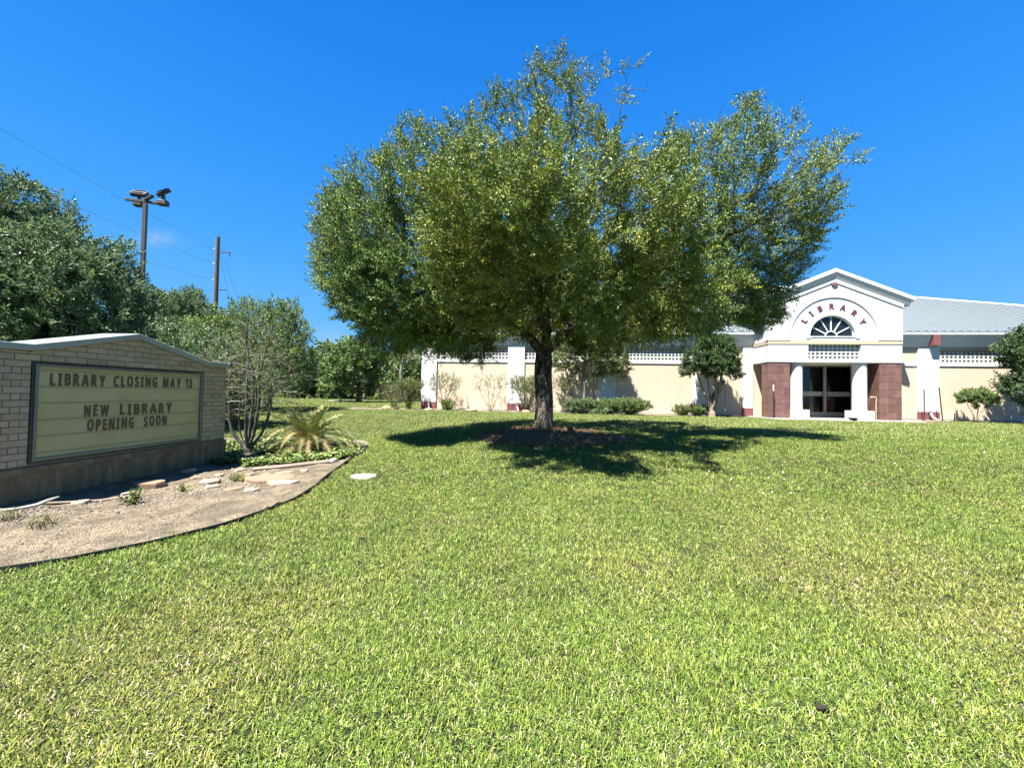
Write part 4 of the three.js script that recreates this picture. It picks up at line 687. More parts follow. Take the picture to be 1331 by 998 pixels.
tree('crape_myrtle', 'broad leaved tree with arching stems at the right edge of the library lawn', 'tree', atWall(31.0, 1.9), { lobes: [[0.2, 4.0, 0, 0.75], [-0.5, 3.5, 0, 0.7], [0.9, 3.6, 0, 0.9], [0.3, 3.1, 0.2, 0.8], [-0.8, 2.1, 0.2, 0.5], [-0.2, 2.3, 0.2, 0.6], [0.9, 2.4, 0, 0.8], [-1.2, 1.75, 0.1, 0.35], [0.1, 1.5, 0.2, 0.45], [1.6, 3.0, 0, 0.8]], paths: [[[0.3, -0.1, 0], [0.3, 0.15, 0]], [[0.3, 0.1, 0], [-0.1, 0.7, 0.1], [-0.6, 1.3, 0.1]], [[0.3, 0.1, 0], [0.2, 1.0, 0], [0.3, 2.6, 0]], [[0.3, 0.1, 0], [0.55, 0.9, 0.1], [0.9, 2.2, 0]], [[0.3, 0.1, 0], [0, 0.9, 0.1], [-0.2, 2.0, 0.1]]], g: { nAttr: 620, step: 0.14, kill: 0.2, seed: 133, baseR: 0.1, tipR: 0.005, maxNodes: 3500 }, w: { limbR: 0.03 }, wood: M.barkTan, leaf: { geos: [61, 62].map((s) => spray({ seed: s, n: 11, len: 0.26, L: 0.12, Wd: 0.055, cols: [[1, 1, 1], [0.8, 0.9, 0.8], [1.2, 1.1, 0.9]] })), mats: leafMats([0.055, 0.1, 0.03]), per: 4, maxR: 0.02, seed: 193, jit: 0.16, size: 1.1, tint: green } });

// ───────────────────────── plants in the garden bed ─────────────────────────
{ // grey dying shrub of many upright stems
  const b = [-6.35, bedY(-6.35, -9.4) - 0.02, -9.4];
  const st = [[-0.25, 0.1], [0.05, 0], [0.3, 0.1], [0.5, -0.1], [-0.5, 0.15], [0.15, 0.35], [-0.1, -0.3]];
  const P = [[[0, -0.08, 0], [0, 0.08, 0]], ...st.map(([x, z], i) => [[0, 0.05, 0], [x * 0.6, 0.5, z * 0.6], [x * 0.85 + 0.05, 1.3, z], [x * 0.8, 2.0 + (i % 3) * 0.3, z * 0.8]]), [[0, 2.0, 0], [-0.12, 2.6, 0], [-0.1, 3.3, 0]], [[0.3, 1.9, 0.1], [0.45, 2.6, 0.1], [0.55, 3.05, 0.1]]];
  tree('dead_shrub', 'tall grey dying shrub of many thin stems behind the right end of the sign', 'shrub', b, { lobes: [[-0.3, 2.0, 0, 0.75], [0.4, 1.9, 0, 0.7], [0, 2.7, 0, 0.5], [-0.1, 3.3, 0, 0.35], [0.5, 2.7, 0.1, 0.35], [-0.75, 1.6, 0.1, 0.45], [0.85, 1.4, 0.1, 0.45], [0.1, 1.5, 0.4, 0.6], [0.5, 1.0, 0.3, 0.35], [-0.6, 1.0, 0.1, 0.3]], paths: P, g: { nAttr: 1100, step: 0.08, kill: 0.11, seed: 141, baseR: 0.11, tipR: 0.0028, maxNodes: 7000, jitter: 0.4 }, w: { limbR: 0.012, minR: 0.0028, flare: 1.1, twigMat: M.deadWood }, wood: M.barkDark, leaf: { geos: [71, 72].map((s) => spray({ seed: s, n: 16, len: 0.16, L: 0.04, Wd: 0.007, spread: 0.8, cols: [[1, 1, 1], [0.8, 0.8, 0.75], [1.2, 1.1, 0.95], [0.6, 0.75, 0.45]] })), mats: [std({ vertexColors: true, color: new THREE.Color(0.25, 0.24, 0.205), roughness: 1, side: THREE.DoubleSide })], per: 1, keep: 1, maxR: 0.006, seed: 195, jit: 0.06, tint: tintOf([0.7, 0.72, 0.68], [1.15, 1.12, 1.0], [0.45, 0.78, 0.28], 0.5) } });
  // the dark stems seen low between the dry twigs
}
{ // sago palm, yellowed fronds
  const b = [-4.95, bedY(-4.95, -9.5), -9.5];
  const T = thing('sago_palm', 'low sago palm with yellowed drooping fronds in the planted end of the bed', 'palm', b), r = rng(151);
  const tr = rock(0.17, 0.26, 0.17, 152, 2, 0.4); tr.translate(0, 0.14, 0); mesh('trunk', tr, std({ color: new THREE.Color(0.035, 0.025, 0.018), roughness: 1 }), T);
  const scales = []; for (let i = 0; i < 60; i++) { const a = i * 2.4, y = 0.08 + 0.32 * i / 60; scales.push(tube([[Math.cos(a) * 0.12, y, Math.sin(a) * 0.12], [Math.cos(a) * 0.23, y + 0.07, Math.sin(a) * 0.23]], [0.018, 0.004], 4)); } mesh('leaf_base', scales, std({ color: new THREE.Color(0.07, 0.05, 0.03), roughness: 1 }), T, 'stuff');
  const fm = [[0.36, 0.29, 0.09], [0.14, 0.17, 0.04], [0.24, 0.23, 0.06], [0.42, 0.32, 0.13], [0.1, 0.14, 0.04]].map((c) => new THREE.MeshPhysicalMaterial({ color: new THREE.Color(...c), roughness: 0.75, transmission: 0.3, thickness: 0, side: THREE.DoubleSide }));
  for (let i = 0; i < 40; i++) {
    const a = i * 2.399 + 0.3 * r(), el = i < 12 ? 0.7 + 0.5 * r() : i < 28 ? 0.42 + 0.3 * r() : 0.1 + 0.25 * r(), L = (i < 12 ? 1.3 : 1.55) * (0.85 + 0.3 * r()), droop = (i < 12 ? 0.25 : i < 28 ? 0.55 : 0.5);
    const P = (t) => { const out = L * t * Math.cos(el) * (1 - 0.08 * t), y = 0.32 + L * (t * Math.sin(el) - droop * t * t * (0.9 + 0.3 * t)); return new THREE.Vector3(Math.cos(a) * out, Math.max(0.01, y), Math.sin(a) * out); };
    const pts = []; for (let k = 0; k <= 9; k++) pts.push(P(k / 9).toArray());
    const g = [tube(pts, pts.map((_, k) => 0.007 * (1 - k / 10)), 4)], pos = [];
    for (let k = 4; k < 44; k++) for (const s of [-1, 1]) {
      const t = k / 44, p = P(t), q = P(t + 0.02), f = q.clone().sub(p).normalize(), side = f.clone().cross(qUp).normalize().multiplyScalar(s), nn = side.clone().cross(f).multiplyScalar(s);
      const l = 0.2 * Math.sin(Math.PI * Math.min(1, 0.12 + t * 0.86)) * (0.8 + 0.4 * r()), d = side.multiplyScalar(0.8).addScaledVector(f, 0.55).addScaledVector(nn, 0.35 - 0.5 * r()).normalize(), e = p.clone().addScaledVector(d, l); e.y = Math.max(0.005, e.y - 0.02);
      const m1 = p.clone().addScaledVector(f, 0.017), m2 = p.clone().addScaledVector(d, l * 0.6).addScaledVector(f, 0.016);
      pos.push(p.x, p.y, p.z, m1.x, m1.y, m1.z, m2.x, m2.y, m2.z, p.x, p.y, p.z, m2.x, m2.y, m2.z, e.x, e.y, e.z);
    }
    const q = new THREE.BufferGeometry(); q.setAttribute('position', new THREE.Float32BufferAttribute(pos, 3)); q.computeVertexNormals(); g.push(q);
    mesh('frond', g, fm[i < 12 ? [1, 4, 2, 1][i % 4] : i < 28 ? [2, 1, 4, 0][i % 4] : [0, 3, 2, 2][i % 4]], T);
  }
}
{ // ivy
  const r = rng(161), items = [], area = [[-6.9, -8.2], [-5.4, -7.75], [-4.2, -7.9], [-3.55, -8.3], [-3.62, -9.3], [-4.0, -10.3], [-5.0, -11.2], [-6.6, -11.3], [-7.6, -10.2], [-7.4, -8.6]];
  const leaf = [81, 82].map((s) => { const q = rng(s), pos = [], col = []; for (let i = 0; i < 14; i++) { const x = (q() - 0.5) * 0.22, z = (q() - 0.5) * 0.22, y = 0.02 + 0.07 * q(), a = q() * 6.28, l = 0.026 + 0.014 * q(), tx = (q() - 0.5) * 0.8, tz = (q() - 0.5) * 0.8; const pt = (an, k) => { const px = Math.cos(a + an) * l * k, pz = Math.sin(a + an) * l * k; return [x + px, y + px * tx + pz * tz, z + pz]; }; const O = [x, y - 0.006, z], ring = [pt(0, 1), pt(1.1, 0.75), pt(2.2, 0.7), pt(3.14, 0.3), pt(4.08, 0.7), pt(5.18, 0.75)]; const k = 0.7 + 0.6 * q(); for (let j = 0; j < 6; j++) { pos.push(...O, ...ring[(j + 1) % 6], ...ring[j]); for (let m = 0; m < 3; m++) col.push(k, k, k * 0.9); } } const g = new THREE.BufferGeometry(); g.setAttribute('position', new THREE.Float32BufferAttribute(pos, 3)); g.setAttribute('color', new THREE.Float32BufferAttribute(col, 3)); g.computeVertexNormals(); return g; });
  for (let i = 0; i < 6500; i++) { const x = lerp(-7.7, -3.5, r()), z = lerp(-11.4, -7.7, r()); if (!inPoly(x, z, area) || fbm(x * 2.2, z * 2.2, 2, 8) < 0.36) continue; items.push({ m: new THREE.Matrix4().compose(new THREE.Vector3(x, bedY(x, z) - 0.005, z), new THREE.Quaternion().setFromEuler(new THREE.Euler((r() - 0.5) * 0.4, r() * 6, (r() - 0.5) * 0.4)), new THREE.Vector3(1, 0.8 + 0.7 * r(), 1).multiplyScalar(0.8 + 0.5 * r())), c: mix3([0.8, 0.9, 0.8], [1.25, 1.15, 0.9], r()) }); }
  const h = items.length >> 1, mat = std({ vertexColors: true, color: new THREE.Color(0.14, 0.19, 0.06), roughness: 0.4, side: THREE.DoubleSide });
  const o = instanced('ivy_ground_cover', leaf[0], mat, items.slice(0, h), scene); tag(o, 'low leafy ivy covering the bed around the sago palm', 'ground cover');
  instanced('runners', leaf[1], mat, items.slice(h), o);
}
// stones, timbers and weeds in the bed
const stoneMat = (c, seed) => std({ map: mottled(c.map((v) => v * 0.82), 0.3, seed, 5), bumpMap: rep(texFine, 2), bumpScale: 0.006, roughness: 0.95 });
const put = (name, label, category, g, mat, x, z, dy, turn = 0, y = bedY, group) => { const m = mesh(name, g, mat); m.position.set(x, y(x, z) + dy, z); m.rotation.y = turn; return tag(m, label, category, group); };
const redStone = stoneMat([0.3, 0.19, 0.125], 171), tanStone = stoneMat([0.4, 0.33, 0.24], 172), paleStone = stoneMat([0.6, 0.55, 0.44], 173), greyWood = stoneMat([0.28, 0.23, 0.18], 174);
put('sandstone_block', 'brown sandstone block lying at the shadowed foot of the sign', 'stone', slab(0.21, 0.15, 0.13, 1, 6), redStone, -5.6, -6.1, -0.01, 0.4);
put('small_stone', 'smooth tan stone close to the sign, right of the brown block', 'stone', rock(0.13, 0.06, 0.1, 2), tanStone, -5.75, -7.0, 0.03, 0.2);
put('flagstone', 'broad reddish flagstone lying beside the black edging', 'stone', slab(0.44, 0.32, 0.07, 3, 9), redStone, -4.0, -6.55, -0.01, 0.5);
put('flagstone', 'thin pinkish flat stone leaning on the broad reddish flagstone', 'stone', slab(0.25, 0.17, 0.06, 4, 6), stoneMat([0.42, 0.3, 0.22], 175), -3.62, -6.25, 0.0, 0.2);
put('small_stone', 'grey tan stone beside the weed in the middle of the bed', 'stone', slab(0.16, 0.11, 0.09, 5, 6), tanStone, -4.9, -6.35, -0.02, 1);
put('small_stone', 'low flat stone next to the light weed patch', 'stone', slab(0.14, 0.12, 0.07, 6, 6), tanStone, -4.65, -6.1, -0.02, 2);
put('corner_stone', 'large tan rock at the tip of the bed behind the sago palm', 'stone', rock(0.34, 0.14, 0.22, 7), tanStone, -4.05, -10.1, 0.06, 0.3);
put('lawn_stone', 'flat pale stone set in the grass right of the bed', 'stone', slab(0.24, 0.14, 0.07, 8, 8), paleStone, -2.52, -6.65, -0.005, 0.1, G);
put('small_stone', 'light coloured stone at the end of the old timber', 'stone', rock(0.11, 0.06, 0.08, 9), paleStone, -3.62, -7.95, 0.03, 0.4);
{
  const board = (pts, w, h) => { const c = new THREE.CatmullRomCurve3(pts.map(([x, z]) => new THREE.Vector3(x, bedY(x, z), z))); const P = c.getPoints(24), g = tube(P.map((p) => [p.x, p.y + h * 0.35, p.z]), w, 6, true); return g; };
  const a = tag(mesh('edging_board', board([[-6.0, -5.0], [-5.8, -5.15], [-5.55, -5.35], [-5.3, -5.6]], 0.018, 0.05), greyWood), 'weathered half buried board curving before the sign', 'board');
  const b = tag(mesh('old_timber', board([[-4.75, -7.2], [-4.3, -7.45], [-3.9, -7.75], [-3.6, -7.95]], 0.05, 0.07), greyWood), 'long weathered timber lying between the bare soil and the ivy', 'timber');
  const d = [[-6.0, -4.62], [-5.92, -4.72], [-5.85, -4.84], [-5.84, -4.95], [-5.8, -5.03]], k = [[-6.1, -4.6], [-5.98, -4.5]];
  const root = mesh('driftwood', tube(d.map(([x, z], i) => [x, bedY(x, z) + [0.02, 0.03, 0.05, 0.1, 0.13][i], z]), [0.01, 0.018, 0.024, 0.02, 0.009], 7, true), M.deadWood);
  tag(root, 'bleached crooked root lying before the left end of the sign', 'driftwood');
  mesh('branch', tube([[-5.92, -4.72], [-6.05, -4.66], [-6.15, -4.66]].map(([x, z], i) => [x, bedY(x, z) + 0.03, z]), [0.015, 0.01, 0.004], 5), M.deadWood, root);
  { // broken chips of flagstone and clods
    const q = rng(251), spots = [[-5.3, -6.6], [-5.15, -6.9], [-4.6, -6.9], [-4.35, -6.95], [-4.05, -7.0], [-3.75, -7.1], [-4.2, -5.9], [-5.45, -5.6], [-5.7, -5.2], [-4.45, -6.6], [-3.9, -5.9], [-5.0, -7.2], [-5.5, -7.4]];
    spots.forEach(([x, z], i) => put('stone_chip', 'broken chip of flat stone among the rubble of the bare bed', 'stone', slab(0.07 + 0.09 * q(), 0.05 + 0.06 * q(), 0.04 + 0.04 * q(), 260 + i, 5 + (i % 3)), [redStone, tanStone, tanStone][i % 3], x, z, -0.012, q() * 3, bedY, 'stone chips in the bed'));
  }
  // pebbles and chips
  const r = rng(181), items = [], pg = rock(1, 0.6, 0.8, 182, 1);
  for (let i = 0; i < 2600; i++) { const c = [[-5.6, -4.5, 0.5], [-4.9, -5.5, 0.7], [-4.2, -6.2, 0.8], [-4.9, -6.8, 0.8], [-5, -5, 1.6]][Math.floor(r() * 5)], x = c[0] + (r() + r() - 1) * c[2], z = c[1] + (r() + r() - 1) * c[2]; if (!inPoly(x, z, BED) || x < -6.1) continue; const s = 0.005 + 0.02 * r() ** 4; items.push({ m: new THREE.Matrix4().compose(new THREE.Vector3(x, bedY(x, z) + s * 0.2, z), new THREE.Quaternion().setFromEuler(new THREE.Euler(r(), r() * 6, r())), new THREE.Vector3(s, s, s)), c: mix3([0.6, 0.55, 0.48], [1.3, 1.25, 1.2], r()) }); }
  tag(instanced('pebbles', pg, stoneMat([0.38, 0.34, 0.29], 183), items, scene), 'pale pebbles and stone chips strewn over the bare soil', 'pebbles');
  const lit = [], lg = spray({ seed: 91, n: 9, len: 0.12, L: 0.06, Wd: 0.022, spread: 1.6, cols: [[1, 1, 1], [0.8, 0.7, 0.6], [1.3, 1.2, 1]], twig: false });
  for (let i = 0; i < 1500; i++) { const a = r() * 6.28, q = Math.sqrt(r()) * 1.05, x = 0.95 + Math.cos(a) * 1.8 * q, z = -10.35 + Math.sin(a) * 1.35 * q; lit.push({ m: new THREE.Matrix4().compose(new THREE.Vector3(x, G(x, z) + 0.02, z), new THREE.Quaternion().setFromEuler(new THREE.Euler(1.57 + (r() - 0.5) * 0.6, r() * 6, r() * 6, 'YXZ')), new THREE.Vector3(1, 1, 1).multiplyScalar(0.7 + 0.6 * r())), c: mix3([0.6, 0.5, 0.4], [1.4, 1.2, 1.1], r()) }); }
  tag(instanced('leaf_litter', lg, std({ vertexColors: true, color: new THREE.Color(0.17, 0.122, 0.083), roughness: 0.9, side: THREE.DoubleSide }), lit, scene), 'brown fallen leaves and bark chips round the oak trunk', 'leaf litter');
}
function weed(label, x, z, s, mat, seed, name = 'weed') {
  const T = thing(name, label, 'weed', [x, bedY(x, z), z]), r = rng(seed), g = [];
  for (let i = 0; i < 16; i++) { const q = smallLeaf[i % 2].clone(); q.rotateX((r() - 0.5) * 2.2); q.rotateY(r() * 6.28); q.scale(s, s, s); g.push(q); }
  mesh('leaves', g, mat, T, 'stuff');
}
weed('bushy green weed growing in the bare soil before the sign', -4.95, -5.15, 1.1, midGreen[1], 201);
weed('faint yellow green weed right of the bushy weed', -4.85, -5.8, 0.7, paleLeaf[1], 202);
weed('small bright weed between the two flat stones', -4.5, -6.45, 0.9, paleLeaf[1], 203);
for (const [label, x, z, seed] of [['dry straw tuft at the left edge of the bed', -5.6, -4.35, 204], ['low pale grass tuft left of the crooked root', -5.05, -4.25, 205]]) {
  const T = thing('dry_tuft', label, 'grass tuft', [x, bedY(x, z), z]), r = rng(seed), g = [];
  for (let i = 0; i < 46; i++) { const a = r() * 6.28, l = 0.06 + 0.1 * r(), o = [(r() - 0.5) * 0.22, 0, (r() - 0.5) * 0.22]; g.push(tube([o, [o[0] + Math.cos(a) * l * 0.3, l * 0.7, o[2] + Math.sin(a) * l * 0.3], [o[0] + Math.cos(a) * l * 0.9, l * 0.8, o[2] + Math.sin(a) * l * 0.9]], [0.003, 0.003, 0.001], 3)); }
  mesh('blades', g, std({ color: new THREE.Color(0.24, 0.24, 0.1), roughness: 0.9 }), T, 'stuff');
}

// ───────────────────────── poles, wires, car, things by the wall ─────────────────────────
{
  const bronze = std({ map: mottled([0.08, 0.074, 0.067], 0.15, 211), roughness: 0.5, metalness: 0.35 }), x = -14.45, z = -15, y = G(x, z);
  const P = thing('parking_lamp', 'tall square bronze lamp pole with crossed arms and two floodlights', 'lamp pole', [x, y, z], 0.25);
  mesh('pole', box(-0.062, 0.062, -0.3, 8.75 - y, -0.062, 0.062, 0.006), bronze, P);
  const top = 8.85 - y;
  for (const [a, len, dy] of [[0.05, 0.62, 0], [-0.75, 0.62, 0.085]]) { const g = box(-len, len, top - 0.06 + dy, top + 0.06 + dy - 0.04, -0.055, 0.055, 0.005); g.rotateY(a); mesh('arm', g, bronze, P); }
  for (const [ax, az, yaw] of [[-0.42, -0.38, 0.0], [0.58, 0.0, -0.75]]) {
    const h = mesh('floodlight', box(-0.3, 0.3, -0.09, 0.09, -0.2, 0.2, 0.03), std({ color: new THREE.Color(0.03, 0.03, 0.03), roughness: 0.5 }), P); h.scale.setScalar(0.85); h.position.set(ax, top + 0.42, az); h.rotation.set(0.75, yaw, 0, 'YXZ');
    mesh('lens', box(-0.25, 0.25, -0.098, -0.088, -0.16, 0.16), std({ color: new THREE.Color(0.55, 0.57, 0.55), roughness: 0.2 }), h);
    mesh('fin', [box(-0.22, 0.22, 0.088, 0.13, -0.13, -0.11), box(-0.22, 0.22, 0.088, 0.13, 0.11, 0.13)], bronze, h);
    const b = mesh('bracket', [box(ax - 0.05, ax + 0.05, top, top + 0.34, az - 0.05, az + 0.05, 0.006), box(ax - 0.16, ax + 0.16, top - 0.09, top + 0.1, az - 0.13, az + 0.13, 0.03)], bronze, P);
  }
}
const wireMat = std({ color: new THREE.Color(0.05, 0.05, 0.055), roughness: 0.7 });
{
  const x = -20.05, z = -26, y = G(x, z);
  const P = thing('utility_pole', 'brown wooden utility pole standing right of the parking lamp', 'utility pole', [x, y, z]);
  mesh('pole', new THREE.CylinderGeometry(0.12, 0.17, 12.2, 14).translate(0, 5.2, 0), stoneMat([0.135, 0.12, 0.1], 221), P);
  mesh('insulator', [10.0, 8.9, 11.0].map((h) => box(-0.3, -0.12, h - y - 0.03, h - y + 0.03, -0.04, 0.04, 0.01)), std({ color: new THREE.Color(0.5, 0.5, 0.48), roughness: 0.3 }), P);
  mesh('crossarm', [box(0.1, 0.85, 10.75 - y, 10.8 - y, -0.03, 0.03), box(0.1, 0.7, 8.2 - y, 8.25 - y, -0.03, 0.03), box(0.8, 0.85, 10.5 - y, 10.78 - y, -0.03, 0.03)], wireMat, P);
  const wire = (name, label, a, b, sag, r = 0.006) => { const pts = []; for (let i = 0; i <= 24; i++) { const t = i / 24; pts.push([lerp(a[0], b[0], t), lerp(a[1], b[1], t) - sag * 4 * t * (1 - t), lerp(a[2], b[2], t)]); } tag(mesh(name, tube(pts, r, 5), wireMat), label, 'wire', 'wires on the utility pole'); };
  for (const [label, y0, y1] of [['uppermost power wire running left from the top of the utility pole', 11.25, 11.0], ['middle power wire running left from the utility pole', 9.4, 10.0], ['lowest power wire running left from the utility pole', 7.5, 8.9]]) wire('power_wire', label, [-18.7, y0, -9.5], [x - 0.3, y1, z], 0.12);
  wire('guy_wire', 'steeper guy wire slanting down right from the utility pole', [x + 0.15, 10.6, z], [-17.2, 0.4, -26], 0, 0.006);
  wire('guy_wire', 'outer guy wire slanting down right from the top of the utility pole', [x + 0.15, 11.2, z], [-15.9, 0.4, -26], 0, 0.006);
  tag(mesh('telephone_line', tube([[-42, 2.9, -45], [-30, 2.7, -45], [-20, 2.75, -45], [-6, 2.95, -45]], 0.03, 5), wireMat), 'low dark line crossing before the far trees of the meadow', 'wire');
}
{ // parked car beyond the dead shrub
  const x = -22.8, z = -30.5, C = thing('parked_car', 'light blue grey car parked beyond the dead shrub', 'car', [x, G(x, z), z], 0.15);
  const paint = new THREE.MeshPhysicalMaterial({ color: new THREE.Color(0.5, 0.56, 0.6), roughness: 0.3, clearcoat: 1, metalness: 0.3 });
  const side = [[-2.2, 0.35], [2.2, 0.35], [2.28, 0.6], [2.2, 0.85], [1.3, 0.98], [0.65, 1.42], [-0.9, 1.45], [-1.7, 1.0], [-2.2, 0.95], [-2.27, 0.6]];
  mesh('body', poly(side, -0.86, 0.86, 0.06), paint, C);
  mesh('window', [poly([[1.12, 0.98], [0.6, 1.35], [-0.1, 1.36], [-0.1, 0.98]], 0.862, 0.872), poly([[-0.18, 0.98], [-0.18, 1.36], [-0.85, 1.38], [-1.45, 1.0]], 0.862, 0.872)], M.darkGlass, C);
  for (const wx of [-1.35, 1.38]) for (const wz of [-0.78, 0.78]) { const w = mesh('wheel', new THREE.CylinderGeometry(0.32, 0.32, 0.2, 24).rotateX(Math.PI / 2).translate(wx, 0.32, wz), M.dark, C); mesh('rim', new THREE.CylinderGeometry(0.2, 0.2, 0.21, 20).rotateX(Math.PI / 2).translate(wx, 0.32, wz), M.alu, w); }
  for (const lz of [-0.6, 0.6]) mesh('headlight', box(2.2, 2.27, 0.62, 0.76, lz - 0.18, lz + 0.18, 0.02), M.glass, C);
}
{ const x = -16.6, z = -38; put('concrete_slab', 'pale concrete slab lying in the meadow left of the lone oak', 'slab', box(-1.1, 1.1, -0.1, 0.1, -0.6, 0.6, 0.01), M.concrete, x, z, 0.03, 0, G); }
const wallPut = (u, v, f) => { const [x, y, z] = atWall(u, v); return f([x, y, z]); };
for (const [u, label] of [[0.52, 'white downspout elbow at the plinth of the left corner pilaster'], [5.98, 'white downspout elbow at the second pilaster left of the oak trunk'], [28.2, 'white downspout elbow at the pilaster right of the porch']]) wallPut(u, 0.22, (p) => {
  const T = thing('downspout', label, 'downspout', p, TURN), w = M.roofEdge;
  mesh('pipe', tube([[0, 0.55, 0], [0, 0.34, 0], [0.03, 0.2, 0.06], [0.08, 0.1, 0.16], [0.1, 0.05, 0.3]], 0.055, 10, true), w, T); mesh('collar', box(-0.075, 0.075, 0.5, 0.56, -0.075, 0.075, 0.006), w, T);
});
const rod = (name, label, u, v, h, lean, r, mat, tip) => wallPut(u, v, (p) => { const T = thing(name, label, 'post', p, TURN); mesh('shaft', tube([[0, -0.1, 0], [lean, h, 0]], r, 8, true), mat, T); if (tip) mesh('cap', tube([[lean, h - tip, 0], [lean, h + 0.01, 0]], r * 1.25, 8, true), M.roofEdge, T); });
const steel = std({ color: new THREE.Color(0.04, 0.035, 0.035), roughness: 0.6, metalness: 0.4 });
rod('steel_rod', 'upright dark rod in front of the pilaster right of the porch', 27.5, 0.65, 1.66, 0.0, 0.026, steel);
rod('steel_rod', 'leaning dark rod by the white downspout right of the porch', 28.38, 0.65, 1.8, -0.18, 0.026, steel);
rod('steel_rod', 'short dark stake right of the leaning rod', 28.95, 0.6, 0.45, 0.02, 0.02, steel);
rod('marker_post', 'thin dark marker post with a white top before the left tiled pier', 19.4, 1.95, 1.76, 0, 0.028, steel, 0.32);
rod('conduit_pipe', 'slim grey pipe standing against the peach wall right of the multi stem tree', 17.4, 1.1, 1.78, 0, 0.024, std({ color: new THREE.Color(0.22, 0.2, 0.19), roughness: 0.7 }));
rod('white_stake', 'short white stake before the narrow pilaster left of the porch', 18.95, 0.9, 0.45, 0, 0.018, M.roofEdge);
wallPut(24.25, 1.9, (p) => { const T = thing('door_stop_hook', 'thin pale hooked pole leaning by the right column of the porch', 'pole', p, TURN); mesh('shaft', tube([[0, 0, 0], [0.08, 0.9, -0.1], [0.12, 1.2, -0.12]], 0.016, 6, true), M.cream, T); mesh('handle', tube([[0.12, 1.2, -0.12], [-0.12, 1.22, -0.12], [-0.16, 1.18, -0.12]], 0.03, 6, true), M.cream, T); });
wallPut(22.95, 2.25, (p) => { const T = thing('ground_light', 'small black ground spotlight before the porch step', 'spotlight', [p[0], p[1] + 0.02, p[2]], TURN); const g = new THREE.LatheGeometry([[0, 0.02], [0.1, 0.02], [0.19, 0.12], [0.2, 0.15], [0.17, 0.15], [0.1, 0.06], [0, 0.05]].map((q) => new THREE.Vector2(...q)), 20); mesh('housing', g, M.dark, T); mesh('spike', tube([[0, 0.03, 0], [0, -0.15, 0]], 0.02, 6), M.dark, T); });
const G2 = (x, z) => G(x, z) + 0.02;
const stonesAtWall = [[-1.6, 1.5, 'orange sandstone block at the lawn edge left of the library corner', 0.36, 0.17, 0.2, [0.5, 0.29, 0.14]], [0.95, 1.5, 'grey flat stone at the foot of the first leggy shrub', 0.3, 0.1, 0.16, [0.36, 0.3, 0.22]], [3.5, 1.5, 'low tan stone in the planting strip of the first bay', 0.42, 0.1, 0.2, [0.44, 0.32, 0.2]], [6.55, 1.6, 'orange brick shaped stone left of the oak trunk by the wall', 0.3, 0.12, 0.16, [0.5, 0.25, 0.14]], [30.7, 2.3, 'yellowish rock under the tree at the right end of the wall', 0.34, 0.17, 0.22, [0.48, 0.33, 0.17]], [-1.0, 1.45, 'dark stone beside the orange block', 0.16, 0.14, 0.14, [0.05, 0.045, 0.04]]];
stonesAtWall.forEach(([u, v, label, a, b, c, col], i) => { const [x, y, z] = atWall(u, v); put('edge_stone', label, 'stone', rock(a, b, c, 230 + i, 2, 0.3), stoneMat(col, 231 + i), x, z, b * 0.55, TURN, G); });
{ const p = atWall(17.6, 1.4); put('drain_cover', 'low dark valve box beside the multi stem tree', 'valve box', box(-0.42, 0.42, 0, 0.14, -0.16, 0.16, 0.02), steel, p[0], p[2], 0.0, TURN, G); }
{ const g = [rock(0.035, 0.022, 0.03, 241), rock(0.025, 0.018, 0.02, 242).translate(0.04, 0, 0.01), rock(0.02, 0.02, 0.02, 243).translate(-0.03, 0.005, 0.02)]; put('dirt_clod', 'small dark clod of dirt on the grass near the bottom right', 'clod', g.length ? merge(g) : g, std({ color: new THREE.Color(0.025, 0.018, 0.012), roughness: 1 }), 1.6, -2.02, 0.03, 0, G).scale.setScalar(0.7); }

